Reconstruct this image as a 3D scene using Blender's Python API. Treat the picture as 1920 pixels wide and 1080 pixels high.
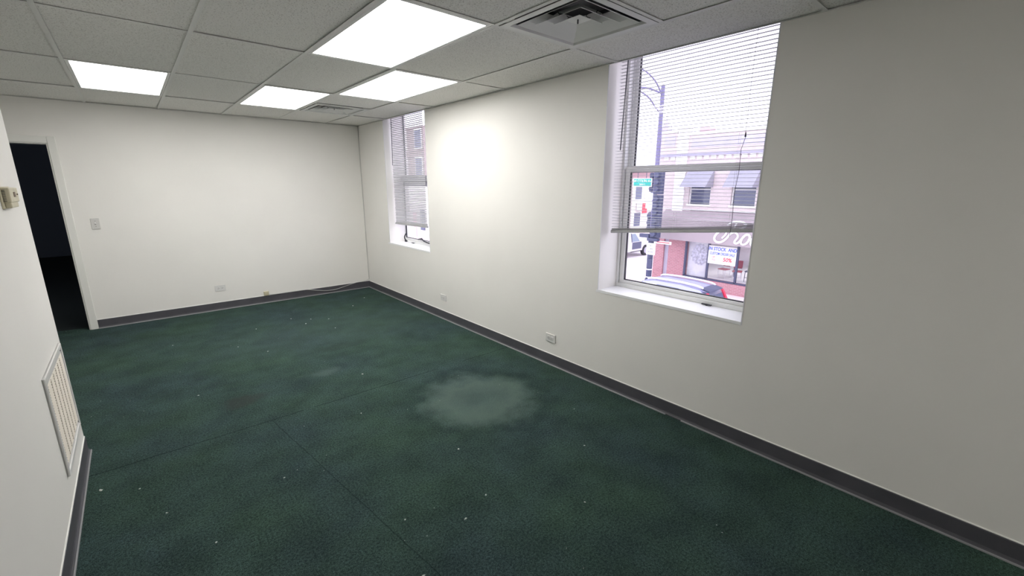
import bpy, bmesh, math, random
from mathutils import Vector, Matrix
PI = math.pi
random.seed(7)
for o in list(bpy.data.objects):
    bpy.data.objects.remove(o)
sc = bpy.context.scene
COL = sc.collection

# ------------------------------------------------------------------ camera
F_PX = 812.69
cam_d = bpy.data.cameras.new('camera')
cam = bpy.data.objects.new('camera', cam_d)
COL.objects.link(cam)
cam.location = (0, 0, 1.6157)
cam.rotation_euler = (1.335533, -0.002715, -0.711303)
cam_d.sensor_fit = 'HORIZONTAL'
cam_d.sensor_width = 36
cam_d.lens = F_PX / 1920 * 36
cam_d.clip_start = 0.02
cam_d.clip_end = 500
sc.camera = cam
# ------------------------------------------------------------------ world: bright overcast sky
SKY = 2.2
w = bpy.data.worlds.new('overcast_sky')
sc.world = w
w.use_nodes = True
nt = w.node_tree
bg = nt.nodes['Background']
tc = nt.nodes.new('ShaderNodeTexCoord')
nz = nt.nodes.new('ShaderNodeTexNoise')
nz.inputs['Scale'].default_value = 2.0
nz.inputs['Detail'].default_value = 4
rp = nt.nodes.new('ShaderNodeValToRGB')
rp.color_ramp.elements[0].color = (0.84, 0.85, 1.0, 1)
rp.color_ramp.elements[1].color = (0.93, 0.94, 1.0, 1)
nt.links.new(tc.outputs['Generated'], nz.inputs['Vector'])
nt.links.new(nz.outputs['Fac'], rp.inputs['Fac'])
nt.links.new(rp.outputs['Color'], bg.inputs['Color'])
bg.inputs['Strength'].default_value = SKY
LAMP = 8.2            # radiance of the troffer lenses
# ------------------------------------------------------------------ exposure
vs = sc.view_settings
vs.view_transform = 'Standard'
vs.look = 'None'
vs.gamma = 1
vs.use_curve_mapping = False
vs.exposure = 0.42

# ------------------------------------------------------------------ materials
MATS = {}
def mat(name, col, rough=0.6, var=0.0, vscale=8.0, bump=0.0, bscale=120.0, metal=0.0, spec=0.4, emit=None, estr=0.0, trans=0.0):
    if name in MATS:
        return MATS[name]
    m = bpy.data.materials.new(name)
    m.use_nodes = True
    t = m.node_tree
    b = t.nodes['Principled BSDF']
    b.inputs['Base Color'].default_value = (*col, 1)
    b.inputs['Roughness'].default_value = rough
    b.inputs['Metallic'].default_value = metal
    b.inputs['Specular IOR Level'].default_value = spec
    if trans:
        b.inputs['Transmission Weight'].default_value = trans
    co = t.nodes.new('ShaderNodeTexCoord')
    if var > 0:
        n = t.nodes.new('ShaderNodeTexNoise')
        n.inputs['Scale'].default_value = vscale
        n.inputs['Detail'].default_value = 5
        t.links.new(co.outputs['Object'], n.inputs['Vector'])
        r = t.nodes.new('ShaderNodeValToRGB')
        r.color_ramp.elements[0].position = 0.3
        r.color_ramp.elements[1].position = 0.7
        r.color_ramp.elements[0].color = (*[c * (1 - var) for c in col], 1)
        r.color_ramp.elements[1].color = (*[min(1, c * (1 + var)) for c in col], 1)
        t.links.new(n.outputs['Fac'], r.inputs['Fac'])
        t.links.new(r.outputs['Color'], b.inputs['Base Color'])
    if bump > 0:
        n2 = t.nodes.new('ShaderNodeTexNoise')
        n2.inputs['Scale'].default_value = bscale
        n2.inputs['Detail'].default_value = 3
        t.links.new(co.outputs['Object'], n2.inputs['Vector'])
        bp = t.nodes.new('ShaderNodeBump')
        bp.inputs['Strength'].default_value = bump
        bp.inputs['Distance'].default_value = 0.002
        t.links.new(n2.outputs['Fac'], bp.inputs['Height'])
        t.links.new(bp.outputs['Normal'], b.inputs['Normal'])
    if emit:
        b.inputs['Emission Color'].default_value = (*emit, 1)
        b.inputs['Emission Strength'].default_value = estr
    MATS[name] = m
    return m

def brick_mat(name, c1, c2, mortar, sx=0.21, sz=0.075, axis='x', rough=0.85):
    """brick courses; axis is the wall's normal axis"""
    m = bpy.data.materials.new(name)
    m.use_nodes = True
    t = m.node_tree
    b = t.nodes['Principled BSDF']
    b.inputs['Roughness'].default_value = rough
    co = t.nodes.new('ShaderNodeTexCoord')
    se = t.nodes.new('ShaderNodeSeparateXYZ')
    cb = t.nodes.new('ShaderNodeCombineXYZ')
    t.links.new(co.outputs['Object'], se.inputs[0])
    t.links.new(se.outputs['Y' if axis == 'x' else 'X'], cb.inputs[0])
    t.links.new(se.outputs['Z'], cb.inputs[1])
    br = t.nodes.new('ShaderNodeTexBrick')
    br.inputs['Scale'].default_value = 1
    br.inputs['Brick Width'].default_value = sx
    br.inputs['Row Height'].default_value = sz
    br.inputs['Mortar Size'].default_value = 0.008
    br.inputs['Color1'].default_value = (*c1, 1)
    br.inputs['Color2'].default_value = (*c2, 1)
    br.inputs['Mortar'].default_value = (*mortar, 1)
    t.links.new(cb.outputs[0], br.inputs['Vector'])
    t.links.new(br.outputs['Color'], b.inputs['Base Color'])
    return m

def carpet_mat():
    m = bpy.data.materials.new('green_carpet')
    m.use_nodes = True
    t = m.node_tree
    L = t.links
    b = t.nodes['Principled BSDF']
    b.inputs['Roughness'].default_value = 0.95
    b.inputs['Specular IOR Level'].default_value = 0.1
    co = t.nodes.new('ShaderNodeTexCoord')
    def noise(scale, detail=4, vec=None, rough=0.6):
        n = t.nodes.new('ShaderNodeTexNoise')
        n.inputs['Scale'].default_value = scale
        n.inputs['Detail'].default_value = detail
        n.inputs['Roughness'].default_value = rough
        L.new(vec or co.outputs['Object'], n.inputs['Vector'])
        return n.outputs['Fac']
    def ramp(fac, p0, c0, p1, c1):
        r = t.nodes.new('ShaderNodeValToRGB')
        r.color_ramp.elements[0].position = p0
        r.color_ramp.elements[1].position = p1
        r.color_ramp.elements[0].color = (*c0, 1)
        r.color_ramp.elements[1].color = (*c1, 1)
        L.new(fac, r.inputs['Fac'])
        return r.outputs['Color']
    def mix(kind, fac, a, bb):
        n = t.nodes.new('ShaderNodeMix')
        n.data_type = 'RGBA'
        n.blend_type = kind
        if isinstance(fac, float):
            n.inputs['Factor'].default_value = fac
        else:
            L.new(fac, n.inputs['Factor'])
        for s, v in (('A', a), ('B', bb)):
            sk = [i for i in n.inputs if i.name == s and i.type == 'RGBA'][0]
            if isinstance(v, tuple):
                sk.default_value = (*v, 1)
            else:
                L.new(v, sk)
        return [o for o in n.outputs if o.type == 'RGBA'][0]
    def math_(op, a, bb=None, c=None):
        n = t.nodes.new('ShaderNodeMath')
        n.operation = op
        for i, v in enumerate((a, bb, c)):
            if v is None:
                continue
            if isinstance(v, (int, float)):
                n.inputs[i].default_value = v
            else:
                L.new(v, n.inputs[i])
        return n.outputs[0]
    # base: blue-green and yellow-green areas
    base = ramp(noise(1.3, 5), 0.36, CARP_A, 0.64, CARP_B)
    patch = ramp(noise(4.0, 5), 0.35, (0.80, 0.80, 0.80), 0.7, (1.2, 1.2, 1.2))
    base = mix('MULTIPLY', 1.0, base, patch)
    fib = ramp(noise(330, 2), 0.35, (0.35, 0.35, 0.35), 0.66, (1.65, 1.65, 1.65))
    base = mix('MULTIPLY', 1.0, base, fib)
    fib2 = ramp(noise(95, 4, None, 0.75), 0.36, (0.45, 0.45, 0.45), 0.66, (1.5, 1.5, 1.5))
    base = mix('MULTIPLY', 1.0, base, fib2)
    # position helpers
    warp = noise(3.5, 4)
    def disc(cx, cy, sx=1.0, sy=1.0, wob=0.25):
        mp = t.nodes.new('ShaderNodeMapping')
        mp.inputs['Location'].default_value = (-cx / sx, -cy / sy, 0)
        mp.inputs['Scale'].default_value = (1 / sx, 1 / sy, 0)
        L.new(co.outputs['Object'], mp.inputs['Vector'])
        ln = t.nodes.new('ShaderNodeVectorMath')
        ln.operation = 'LENGTH'
        L.new(mp.outputs[0], ln.inputs[0])
        return math_('ADD', ln.outputs['Value'], math_('MULTIPLY', math_('SUBTRACT', warp, 0.5), wob))
    def band(d, lo, hi, soft):
        # 1 inside lo..hi
        n = t.nodes.new('ShaderNodeMapRange'); n.interpolation_type = 'SMOOTHSTEP'
        L.new(d, n.inputs['Value'])
        n.inputs['From Min'].default_value = lo - soft; n.inputs['From Max'].default_value = lo + soft
        n2 = t.nodes.new('ShaderNodeMapRange'); n2.interpolation_type = 'SMOOTHSTEP'
        L.new(d, n2.inputs['Value'])
        n2.inputs['From Min'].default_value = hi - soft; n2.inputs['From Max'].default_value = hi + soft
        n2.inputs['To Min'].default_value = 1; n2.inputs['To Max'].default_value = 0
        return math_('MULTIPLY', n.outputs[0], n2.outputs[0])
    worn = (0.13, 0.185, 0.16)
    wornc = mix('MULTIPLY', 1.0, fib, worn)
    d1 = disc(1.82, 2.50, 1.0, 1.0, 0.45)
    ring = band(d1, 0.17, 0.38, 0.14)
    core = band(d1, -1.0, 0.20, 0.10)
    base = mix('MIX', math_('MULTIPLY', ring, 0.62), base, wornc)
    base = mix('MIX', math_('MULTIPLY', core, 0.34), base, wornc)
    # dark ring just outside the worn ring, dark stain further along
    base = mix('MIX', math_('MULTIPLY', band(d1, 0.47, 0.56, 0.07), 0.30), base, (0.010, 0.02, 0.02))
    d2 = disc(0.43, 3.62, 1.0, 0.8)
    base = mix('MIX', math_('MULTIPLY', band(d2, -1, 0.12, 0.05), 0.55), base, (0.040, 0.044, 0.040))
    d3 = disc(1.40, 4.29, 1.5, 0.7)
    base = mix('MIX', math_('MULTIPLY', band(d3, -1, 0.14, 0.06), 0.35), base, (0.020, 0.030, 0.026))
    d4 = disc(1.05, 3.75, 1.4, 0.8)
    base = mix('MIX', math_('MULTIPLY', band(d4, -1, 0.09, 0.05), 0.3), base, worn)
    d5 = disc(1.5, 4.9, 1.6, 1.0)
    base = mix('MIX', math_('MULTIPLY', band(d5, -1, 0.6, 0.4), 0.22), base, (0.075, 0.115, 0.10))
    # seams
    se = t.nodes.new('ShaderNodeSeparateXYZ')
    L.new(co.outputs['Object'], se.inputs[0])
    wob = math_('MULTIPLY', math_('SUBTRACT', noise(6, 3), 0.5), 0.02)
    s1 = math_('ABSOLUTE', math_('SUBTRACT', math_('ADD', se.outputs['Y'], wob), 3.175))
    m1 = math_('MULTIPLY', math_('LESS_THAN', s1, 0.0035), math_('GREATER_THAN', noise(2.2, 2), 0.42))
    s2 = math_('ABSOLUTE', math_('ADD', math_('SUBTRACT', math_('ADD', se.outputs['X'], wob), 0.93), math_('MULTIPLY', se.outputs['Y'], 0.13)))
    m2 = math_('MULTIPLY', math_('LESS_THAN', s2, 0.003), math_('LESS_THAN', se.outputs['Y'], 3.17))
    base = mix('MIX', math_('MULTIPLY', m1, 0.75), base, (0.006, 0.012, 0.011))
    base = mix('MIX', math_('MULTIPLY', m2, 0.45), base, (0.006, 0.012, 0.011))
    # crumbs and dust specks
    vo = t.nodes.new('ShaderNodeTexVoronoi')
    vo.inputs['Scale'].default_value = 11
    L.new(co.outputs['Object'], vo.inputs['Vector'])
    sp = math_('MULTIPLY', math_('LESS_THAN', vo.outputs['Distance'], 0.035), math_('GREATER_THAN', noise(1.7, 2), 0.53))
    base = mix('MIX', math_('MULTIPLY', sp, 0.8), base, (0.35, 0.38, 0.36))
    L.new(base, b.inputs['Base Color'])
    bp = t.nodes.new('ShaderNodeBump')
    bp.inputs['Strength'].default_value = 0.9
    bp.inputs['Distance'].default_value = 0.005
    L.new(noise(220, 3), bp.inputs['Height'])
    L.new(bp.outputs[0], b.inputs['Normal'])
    return m

def tile_mat():
    m = bpy.data.materials.new('fissured_ceiling_tile')
    m.use_nodes = True
    t = m.node_tree
    L = t.links
    b = t.nodes['Principled BSDF']
    b.inputs['Roughness'].default_value = 0.95
    b.inputs['Specular IOR Level'].default_value = 0.1
    co = t.nodes.new('ShaderNodeTexCoord')
    vo = t.nodes.new('ShaderNodeTexVoronoi')
    vo.inputs['Scale'].default_value = 75
    L.new(co.outputs['Object'], vo.inputs['Vector'])
    r = t.nodes.new('ShaderNodeValToRGB')
    r.color_ramp.elements[0].position = 0.10; r.color_ramp.elements[0].color = (0.35, 0.34, 0.32, 1)
    r.color_ramp.elements[1].position = 0.24; r.color_ramp.elements[1].color = (*TILE_C, 1)
    L.new(vo.outputs['Distance'], r.inputs['Fac'])
    n = t.nodes.new('ShaderNodeTexNoise')
    n.inputs['Scale'].default_value = 130
    n.inputs['Detail'].default_value = 3
    L.new(co.outputs['Object'], n.inputs['Vector'])
    r2 = t.nodes.new('ShaderNodeValToRGB')
    r2.color_ramp.elements[0].position = 0.33; r2.color_ramp.elements[0].color = (0.80, 0.79, 0.77, 1)
    r2.color_ramp.elements[1].position = 0.5; r2.color_ramp.elements[1].color = (1, 1, 1, 1)
    L.new(n.outputs['Fac'], r2.inputs['Fac'])
    mx = t.nodes.new('ShaderNodeMix'); mx.data_type = 'RGBA'; mx.blend_type = 'MULTIPLY'
    mx.inputs['Factor'].default_value = 1
    A = [i for i in mx.inputs if i.name == 'A' and i.type == 'RGBA'][0]
    B = [i for i in mx.inputs if i.name == 'B' and i.type == 'RGBA'][0]
    L.new(r.outputs[0], A); L.new(r2.outputs[0], B)
    L.new([o for o in mx.outputs if o.type == 'RGBA'][0], b.inputs['Base Color'])
    return m

CARP_A = (0.040, 0.067, 0.068)
CARP_B = (0.044, 0.080, 0.061)
TILE_C = (0.88, 0.865, 0.83)
M_CARPET = carpet_mat()
M_TILE = tile_mat()
M_WALL = mat('off_white_wall_paint', (0.85, 0.828, 0.79), 0.55, 0.02, 1.5, 0.15, 60, spec=0.3)
M_REVEAL = mat('white_reveal_paint', (0.80, 0.80, 0.84), 0.5)
M_SILL = mat('white_sill_paint', (0.90, 0.90, 0.90), 0.4)
M_TRIMW = mat('white_gloss_trim', (0.80, 0.79, 0.75), 0.35)
M_GRID = mat('white_ceiling_grid_metal', (0.80, 0.79, 0.76), 0.5)
M_BASE = mat('dark_grey_vinyl', (0.082, 0.080, 0.092), 0.45, 0.12, 6)
M_TOE = mat('light_grey_toe', (0.27, 0.27, 0.28), 0.5)
M_CAULK = mat('white_caulk', (0.85, 0.84, 0.8), 0.5)
M_LENS = mat('lit_lamp_lens', (0.9, 0.9, 0.9), 0.4, emit=(1.0, 0.99, 0.965), estr=LAMP)
M_STEEL = mat('white_enamel_steel', (0.80, 0.80, 0.78), 0.4)
M_DUCT = mat('dark_duct_metal', (0.10, 0.10, 0.11), 0.6)
M_WIRE = mat('dark_spring_wire', (0.03, 0.03, 0.035), 0.4)
M_VINYL = mat('white_vinyl', (0.88, 0.88, 0.87), 0.35)
M_GASKET = mat('dark_gasket', (0.03, 0.03, 0.035), 0.6)
M_SLAT = mat('white_aluminium_slat', (0.52, 0.52, 0.53), 0.4)
M_CORD = mat('cord', (0.75, 0.75, 0.74), 0.7)
M_WAND = mat('smoky_plastic_wand', (0.08, 0.08, 0.10), 0.2)
M_PLATE = mat('white_plastic_plate', (0.72, 0.71, 0.69), 0.3)
M_SWITCH = mat('greyed_white_plastic', (0.66, 0.645, 0.62), 0.35)
M_SLOT = mat('dark_slots', (0.05, 0.05, 0.05), 0.6)
M_BEIGE = mat('aged_beige_plastic', (0.58, 0.53, 0.38), 0.4, 0.08, 20)
M_BEIGE_D = mat('brown_dial', (0.16, 0.10, 0.06), 0.5)
M_GRILLE = mat('beige_grille_metal', (0.66, 0.61, 0.53), 0.5)
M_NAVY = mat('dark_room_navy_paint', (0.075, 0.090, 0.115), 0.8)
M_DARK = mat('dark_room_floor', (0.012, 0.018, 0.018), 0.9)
M_LINT = mat('white_lint', (0.5, 0.53, 0.5), 0.9)
M_BLACK = mat('black_metal', (0.02, 0.02, 0.03), 0.4)

def glass_mat(name, tint, alpha_glossy=0.06):
    m = bpy.data.materials.new(name)
    m.use_nodes = True
    t = m.node_tree
    out = t.nodes['Material Output']
    t.nodes.remove(t.nodes['Principled BSDF'])
    tr = t.nodes.new('ShaderNodeBsdfTransparent'); tr.inputs[0].default_value = (*tint, 1)
    gl = t.nodes.new('ShaderNodeBsdfGlossy'); gl.inputs['Roughness'].default_value = 0.02
    mx = t.nodes.new('ShaderNodeMixShader'); mx.inputs[0].default_value = alpha_glossy
    t.links.new(tr.outputs[0], mx.inputs[1]); t.links.new(gl.outputs[0], mx.inputs[2])
    t.links.new(mx.outputs[0], out.inputs[0])
    return m
M_GLASS = glass_mat('window_glass', (0.96, 0.95, 0.98), 0.03)

# ------------------------------------------------------------------ mesh helpers
class MB:
    def __init__(self):
        self.bm = bmesh.new()
    def box(self, x0, x1, y0, y1, z0, z1):
        vs_ = [self.bm.verts.new(p) for p in ((x0, y0, z0), (x1, y0, z0), (x1, y1, z0), (x0, y1, z0), (x0, y0, z1), (x1, y0, z1), (x1, y1, z1), (x0, y1, z1))]
        for f in ((0, 3, 2, 1), (4, 5, 6, 7), (0, 1, 5, 4), (1, 2, 6, 5), (2, 3, 7, 6), (3, 0, 4, 7)):
            self.bm.faces.new([vs_[i] for i in f])
        return self
    def bbox(self, x0, x1, y0, y1, z0, z1, r=0.003, seg=2):
        """box with bevelled edges"""
        b2 = bmesh.new()
        m = MB.__new__(MB); m.bm = b2
        m.box(x0, x1, y0, y1, z0, z1)
        bmesh.ops.bevel(b2, geom=list(b2.edges), offset=r, segments=seg, affect='EDGES', profile=0.5)
        self.merge(b2)
        return self
    def merge(self, b2, mtx=None):
        me = bpy.data.meshes.new('tmp')
        b2.to_mesh(me)
        b2.free()
        if mtx is not None:
            me.transform(mtx)
        self.bm.from_mesh(me)
        bpy.data.meshes.remove(me)
    def poly(self, pts):
        vs_ = [self.bm.verts.new(p) for p in pts]
        self.bm.faces.new(vs_)
        return self
    def prism(self, pts, d):
        """closed polygon pts (3D) extruded by vector d"""
        d = Vector(d)
        a = [self.bm.verts.new(p) for p in pts]
        b = [self.bm.verts.new(Vector(p) + d) for p in pts]
        n = len(pts)
        self.bm.faces.new(a)
        self.bm.faces.new(list(reversed(b)))
        for i in range(n):
            self.bm.faces.new((a[i], b[i], b[(i + 1) % n], a[(i + 1) % n]))
        return self
    def loft(self, rings, cap=True, close=True):
        R = [[self.bm.verts.new(p) for p in r] for r in rings]
        n = len(R[0])
        for i in range(len(R) - 1):
            for j in range(n if close else n - 1):
                self.bm.faces.new((R[i][j], R[i][(j + 1) % n], R[i + 1][(j + 1) % n], R[i + 1][j]))
        if cap:
            self.bm.faces.new(list(reversed(R[0])))
            self.bm.faces.new(R[-1])
        return self
    def cyl(self, p0, p1, r0, r1=None, seg=12):
        r1 = r0 if r1 is None else r1
        p0 = Vector(p0); p1 = Vector(p1)
        d = (p1 - p0).normalized()
        u = d.orthogonal().normalized()
        v = d.cross(u)
        rings = []
        for p, r in ((p0, r0), (p1, r1)):
            rings.append([p + (u * math.cos(2 * PI * k / seg) + v * math.sin(2 * PI * k / seg)) * r for k in range(seg)])
        return self.loft(rings)
    def tube(self, pts, r, seg=8, flat=None):
        pts = [Vector(p) for p in pts]
        rings = []
        prev = None
        for i, p in enumerate(pts):
            a = pts[max(0, i - 1)]; b = pts[min(len(pts) - 1, i + 1)]
            d = (b - a).normalized()
            if prev is None:
                u = d.orthogonal().normalized()
            else:
                u = (prev - d * prev.dot(d)).normalized()
            prev = u
            v = d.cross(u)
            rings.append([p + (u * math.cos(2 * PI * k / seg) + v * math.sin(2 * PI * k / seg)) * r for k in range(seg)])
        return self.loft(rings)
    def sphere(self, c, r, seg=10, sc_=(1, 1, 1)):
        b2 = bmesh.new()
        bmesh.ops.create_uvsphere(b2, u_segments=seg, v_segments=max(6, seg // 2), radius=r)
        self.merge(b2, Matrix.Translation(c) @ Matrix.Diagonal((*sc_, 1)))
        return self
    def sqring(self, cx, cy, z0, a0, z1, a1):
        """square frustum band between half sizes a0 at z0 and a1 at z1"""
        r0 = [(cx - a0, cy - a0, z0), (cx + a0, cy - a0, z0), (cx + a0, cy + a0, z0), (cx - a0, cy + a0, z0)]
        r1 = [(cx - a1, cy - a1, z1), (cx + a1, cy - a1, z1), (cx + a1, cy + a1, z1), (cx - a1, cy + a1, z1)]
        self.loft([r0, r1], cap=False)
        return self
    def grid_wall(self, axis, c0, c1, u0, u1, z0, z1, holes):
        """wall slab c0..c1 along axis ('x' or 'y'), spanning u and z, with rectangular holes (ua,ub,za,zb)"""
        us = sorted({u0, u1, *[h[0] for h in holes], *[h[1] for h in holes]})
        zs = sorted({z0, z1, *[h[2] for h in holes], *[h[3] for h in holes]})
        us = [u for u in us if u0 <= u <= u1]; zs = [z for z in zs if z0 <= z <= z1]
        for i in range(len(us) - 1):
            run = None
            for j in range(len(zs) - 1):
                um = (us[i] + us[i + 1]) / 2; zm = (zs[j] + zs[j + 1]) / 2
                solid = not any(h[0] < um < h[1] and h[2] < zm < h[3] for h in holes)
                if solid and run is None:
                    run = zs[j]
                if run is not None and (not solid or j == len(zs) - 2):
                    top = zs[j + 1] if solid else zs[j]
                    if axis == 'x':
                        self.box(c0, c1, us[i], us[i + 1], run, top)
                    else:
                        self.box(us[i], us[i + 1], c0, c1, run, top)
                    run = None
        return self
    def build(self, name, m, parent=None, smooth=False, solidify=0.0):
        bmesh.ops.recalc_face_normals(self.bm, faces=list(self.bm.faces))
        me = bpy.data.meshes.new(name)
        self.bm.to_mesh(me)
        self.bm.free()
        o = bpy.data.objects.new(name, me)
        me.materials.append(m)
        COL.objects.link(o)
        if parent is not None:
            o.parent = parent
            o.matrix_parent_inverse = Matrix.Translation(-world_loc(parent))
        if smooth:
            for p in me.polygons:
                p.use_smooth = True
        if solidify:
            md = o.modifiers.new('thickness', 'SOLIDIFY')
            md.thickness = solidify
            md.offset = 0
        return o

def world_loc(o):
    l = Vector(o.location)
    return l

def tag(o, label=None, cat=None, group=None, kind=None):
    if label: o['label'] = label
    if cat: o['category'] = cat
    if group: o['group'] = group
    if kind: o['kind'] = kind
    return o
def empty(name, loc, label=None, cat=None, group=None, kind=None):
    o = bpy.data.objects.new(name, None)
    o.empty_display_size = 0.1
    COL.objects.link(o)
    o.location = loc
    return tag(o, label, cat, group, kind)
def struct(o, label=None, cat=None):
    return tag(o, label, cat, None, 'structure')
def text_mesh(name, s, size, m, parent, loc, rot, extrude=0.004, sx=1.0, space=1.0, shear=0.0, bold=0.0):
    cu = bpy.data.curves.new(name, 'FONT')
    cu.body = s
    cu.size = size
    cu.extrude = extrude
    cu.align_x = 'CENTER'
    cu.align_y = 'CENTER'
    cu.space_character = space
    cu.shear = shear
    cu.offset = bold
    tmp = bpy.data.objects.new(name, cu)
    COL.objects.link(tmp)
    bpy.context.view_layer.update()
    me = bpy.data.meshes.new_from_object(tmp)
    bpy.data.objects.remove(tmp)
    bpy.data.curves.remove(cu)
    me.transform(Matrix.Diagonal((sx, 1, 1, 1)))
    from mathutils import Euler
    me.transform(Matrix.Translation(loc) @ Euler(rot).to_matrix().to_4x4())
    me.materials.clear()
    me.materials.append(m)
    o = bpy.data.objects.new(name, me)
    COL.objects.link(o)
    if parent is not None:
        o.parent = parent
        o.matrix_parent_inverse = Matrix.Translation(-Vector(parent.location))
    return o

# ------------------------------------------------------------------ dimensions (metres)
H = 2.4384
XR, YF = 2.7066, 6.642          # window wall, far wall
XL, YL = -0.437, 3.51           # near left wall face and its end
XW, YB = -1.75, -2.9            # recess side wall, wall behind
GX = [-0.827, -0.2175, 0.392, 1.002, 1.6135, 2.241]      # tee lines across
GR = [-2.86, -1.64, -0.42, 0.797, 2.015, 3.223, 4.457, 5.676]   # tee lines along
W1 = (0.998, 2.087)
W2 = (4.690, 5.790)
SILL, WTOP = 0.802, 2.64

# ------------------------------------------------------------------ room shell
struct(MB().box(XW, XR + 0.1, YB, YF + 0.14, -0.05, 0).build('floor', M_CARPET), 'worn dark green carpet with a pale scuffed ring and seams', 'floor')
mb = MB()
mb.grid_wall('x', XR, 3.035, YB, YF + 0.2, -0.05, 2.85, [(W1[0], W1[1], SILL - 0.02, WTOP), (W2[0], W2[1], SILL - 0.02, WTOP)])
struct(mb.build('wall_right', M_WALL), 'off-white window wall with two tall recessed openings', 'wall')
DX0, DX1, DZ = -1.42, -0.558, 2.013
mb = MB()
mb.grid_wall('y', YF, YF + 0.14, XW - 0.1, XR, -0.05, 2.85, [(DX0, DX1, -1, DZ)])
struct(mb.build('wall_far', M_WALL), 'off-white end wall with the dark doorway', 'wall')
struct(MB().box(XW, XL, YB, YL, -0.05, 2.85).build('wall_left', M_WALL), 'near white wall with thermostat and return grille', 'wall')
struct(MB().box(XW - 0.1, XW, YL - 0.2, YF, -0.05, 2.85).build('wall_recess', M_WALL), 'side wall of the recess beyond the near left wall', 'wall')
struct(MB().box(XL - 0.2, XR, YB - 0.1, YB, -0.05, 2.85).build('wall_back', M_WALL), 'off-white wall behind the viewer', 'wall')
# corner beads and paint edge along the window recess
# dark room beyond the doorway
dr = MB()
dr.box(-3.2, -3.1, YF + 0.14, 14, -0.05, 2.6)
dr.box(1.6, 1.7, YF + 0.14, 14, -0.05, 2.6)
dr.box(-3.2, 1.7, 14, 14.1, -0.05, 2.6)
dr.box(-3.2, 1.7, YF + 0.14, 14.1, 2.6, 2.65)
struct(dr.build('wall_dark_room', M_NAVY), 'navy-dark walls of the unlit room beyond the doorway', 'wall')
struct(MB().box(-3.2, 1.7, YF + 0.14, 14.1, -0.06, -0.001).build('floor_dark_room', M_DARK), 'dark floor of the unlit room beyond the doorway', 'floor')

# ceiling tiles: lay-in boards above a tee grid
cells = []
xs = [XW - 0.0] + GX + [XR]
ys = [YB] + [g for g in GR if g > YB + 0.1] + [YF]
LIGHTS = {(3, 'a'): None}
light_cells = [(1.002, 1.6135, 2.015, 3.223), (-0.2175, 0.392, 4.457, 5.676), (1.002, 1.6135, 4.457, 5.676), (1.6135, 2.241, 3.223, 4.457), (1.002, 1.6135, -2.86, -1.64)]  # last cell holds an unseen panel, added to brighten the near walls
diff_cells = [(1.6135, 2.241, 1.400, 2.015), (1.6135, 2.241, 5.066, 5.676)]
def isin(c, lst):
    return any(abs(c[0] - l[0]) < 0.02 and abs(c[2] - l[2]) < 0.02 and abs(c[3] - l[3]) < 0.02 for l in lst)
ceil = MB()
extra_tees = []
for i in range(len(xs) - 1):
    for j in range(len(ys) - 1):
        c = (xs[i], xs[i + 1], ys[j], ys[j + 1])
        if c[3] <= YL + 0.3 and c[1] <= XL:
            continue
        subs = [c]
        if abs(c[0] - 1.6135) < .02 and abs(c[2] - 0.797) < .02:
            subs = [(c[0], c[1], 0.797, 1.400), (c[0], c[1], 1.400, 2.015)]
            extra_tees.append((c[0], c[1], 1.400))
        if abs(c[0] - 1.6135) < .02 and abs(c[2] - 4.457) < .02:
            subs = [(c[0], c[1], 4.457, 5.066), (c[0], c[1], 5.066, 5.676)]
            extra_tees.append((c[0], c[1], 5.066))
        for s in subs:
            if isin(s, light_cells) or isin(s, diff_cells):
                continue
            dz = random.choice((0.0, 0.001, 0.003))
            dx = random.uniform(-.003, .003)
            ceil.box(s[0] + 0.006 + dx, s[1] - 0.006 + dx, s[2] + 0.006, s[3] - 0.006, H + 0.005 + dz, H + 0.02 + dz)
ceil.box(XW, XR, YB, YF, 2.78, 2.85)
ceil_o = struct(ceil.build('ceiling', M_TILE), 'suspended ceiling of speckled grey-white tiles', 'ceiling')
g = MB()
for x in GX:
    g.box(x - 0.012, x + 0.012, YB, YF, H, H + 0.0018)
    g.box(x - 0.001, x + 0.001, YB, YF, H + 0.0018, H + 0.03)
for y in ys[1:-1]:
    a = XW if y > YL else XL
    for k in range(len(xs) - 1):
        x0, x1 = max(a, xs[k]), xs[k + 1]
        if x1 <= a: continue
        g.box(x0 + 0.0125, x1 - 0.0125, y - 0.012, y + 0.012, H + 0.0004, H + 0.002)
        g.box(x0 + 0.0125, x1 - 0.0125, y - 0.001, y + 0.001, H + 0.002, H + 0.03)
for x0, x1, y in extra_tees:
    g.box(x0 + 0.0125, x1 - 0.0125, y - 0.012, y + 0.012, H + 0.0004, H + 0.002)
g.build('ceiling_grid', M_GRID, ceil_o)
# wall angle
g = MB()
g.box(XR - 0.016, XR, YB, YF, H - 0.0003, H + 0.001)
g.box(XR - 0.004, XR + 0.003, W1[0] - .01, W1[1] + .01, H + 0.002, H + 0.30)
g.box(XR - 0.004, XR + 0.003, W2[0] - .01, W2[1] + .01, H + 0.002, H + 0.30)
g.box(XW, XR - 0.022, YF - 0.022, YF, H - 0.0006, H + 0.001)
g.box(XL, XL + 0.022, YB, YL, H - 0.0006, H + 0.001)
struct(g.build('trim_1', M_GRID), 'thin metal wall angle around the ceiling edge', 'trim')

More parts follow.
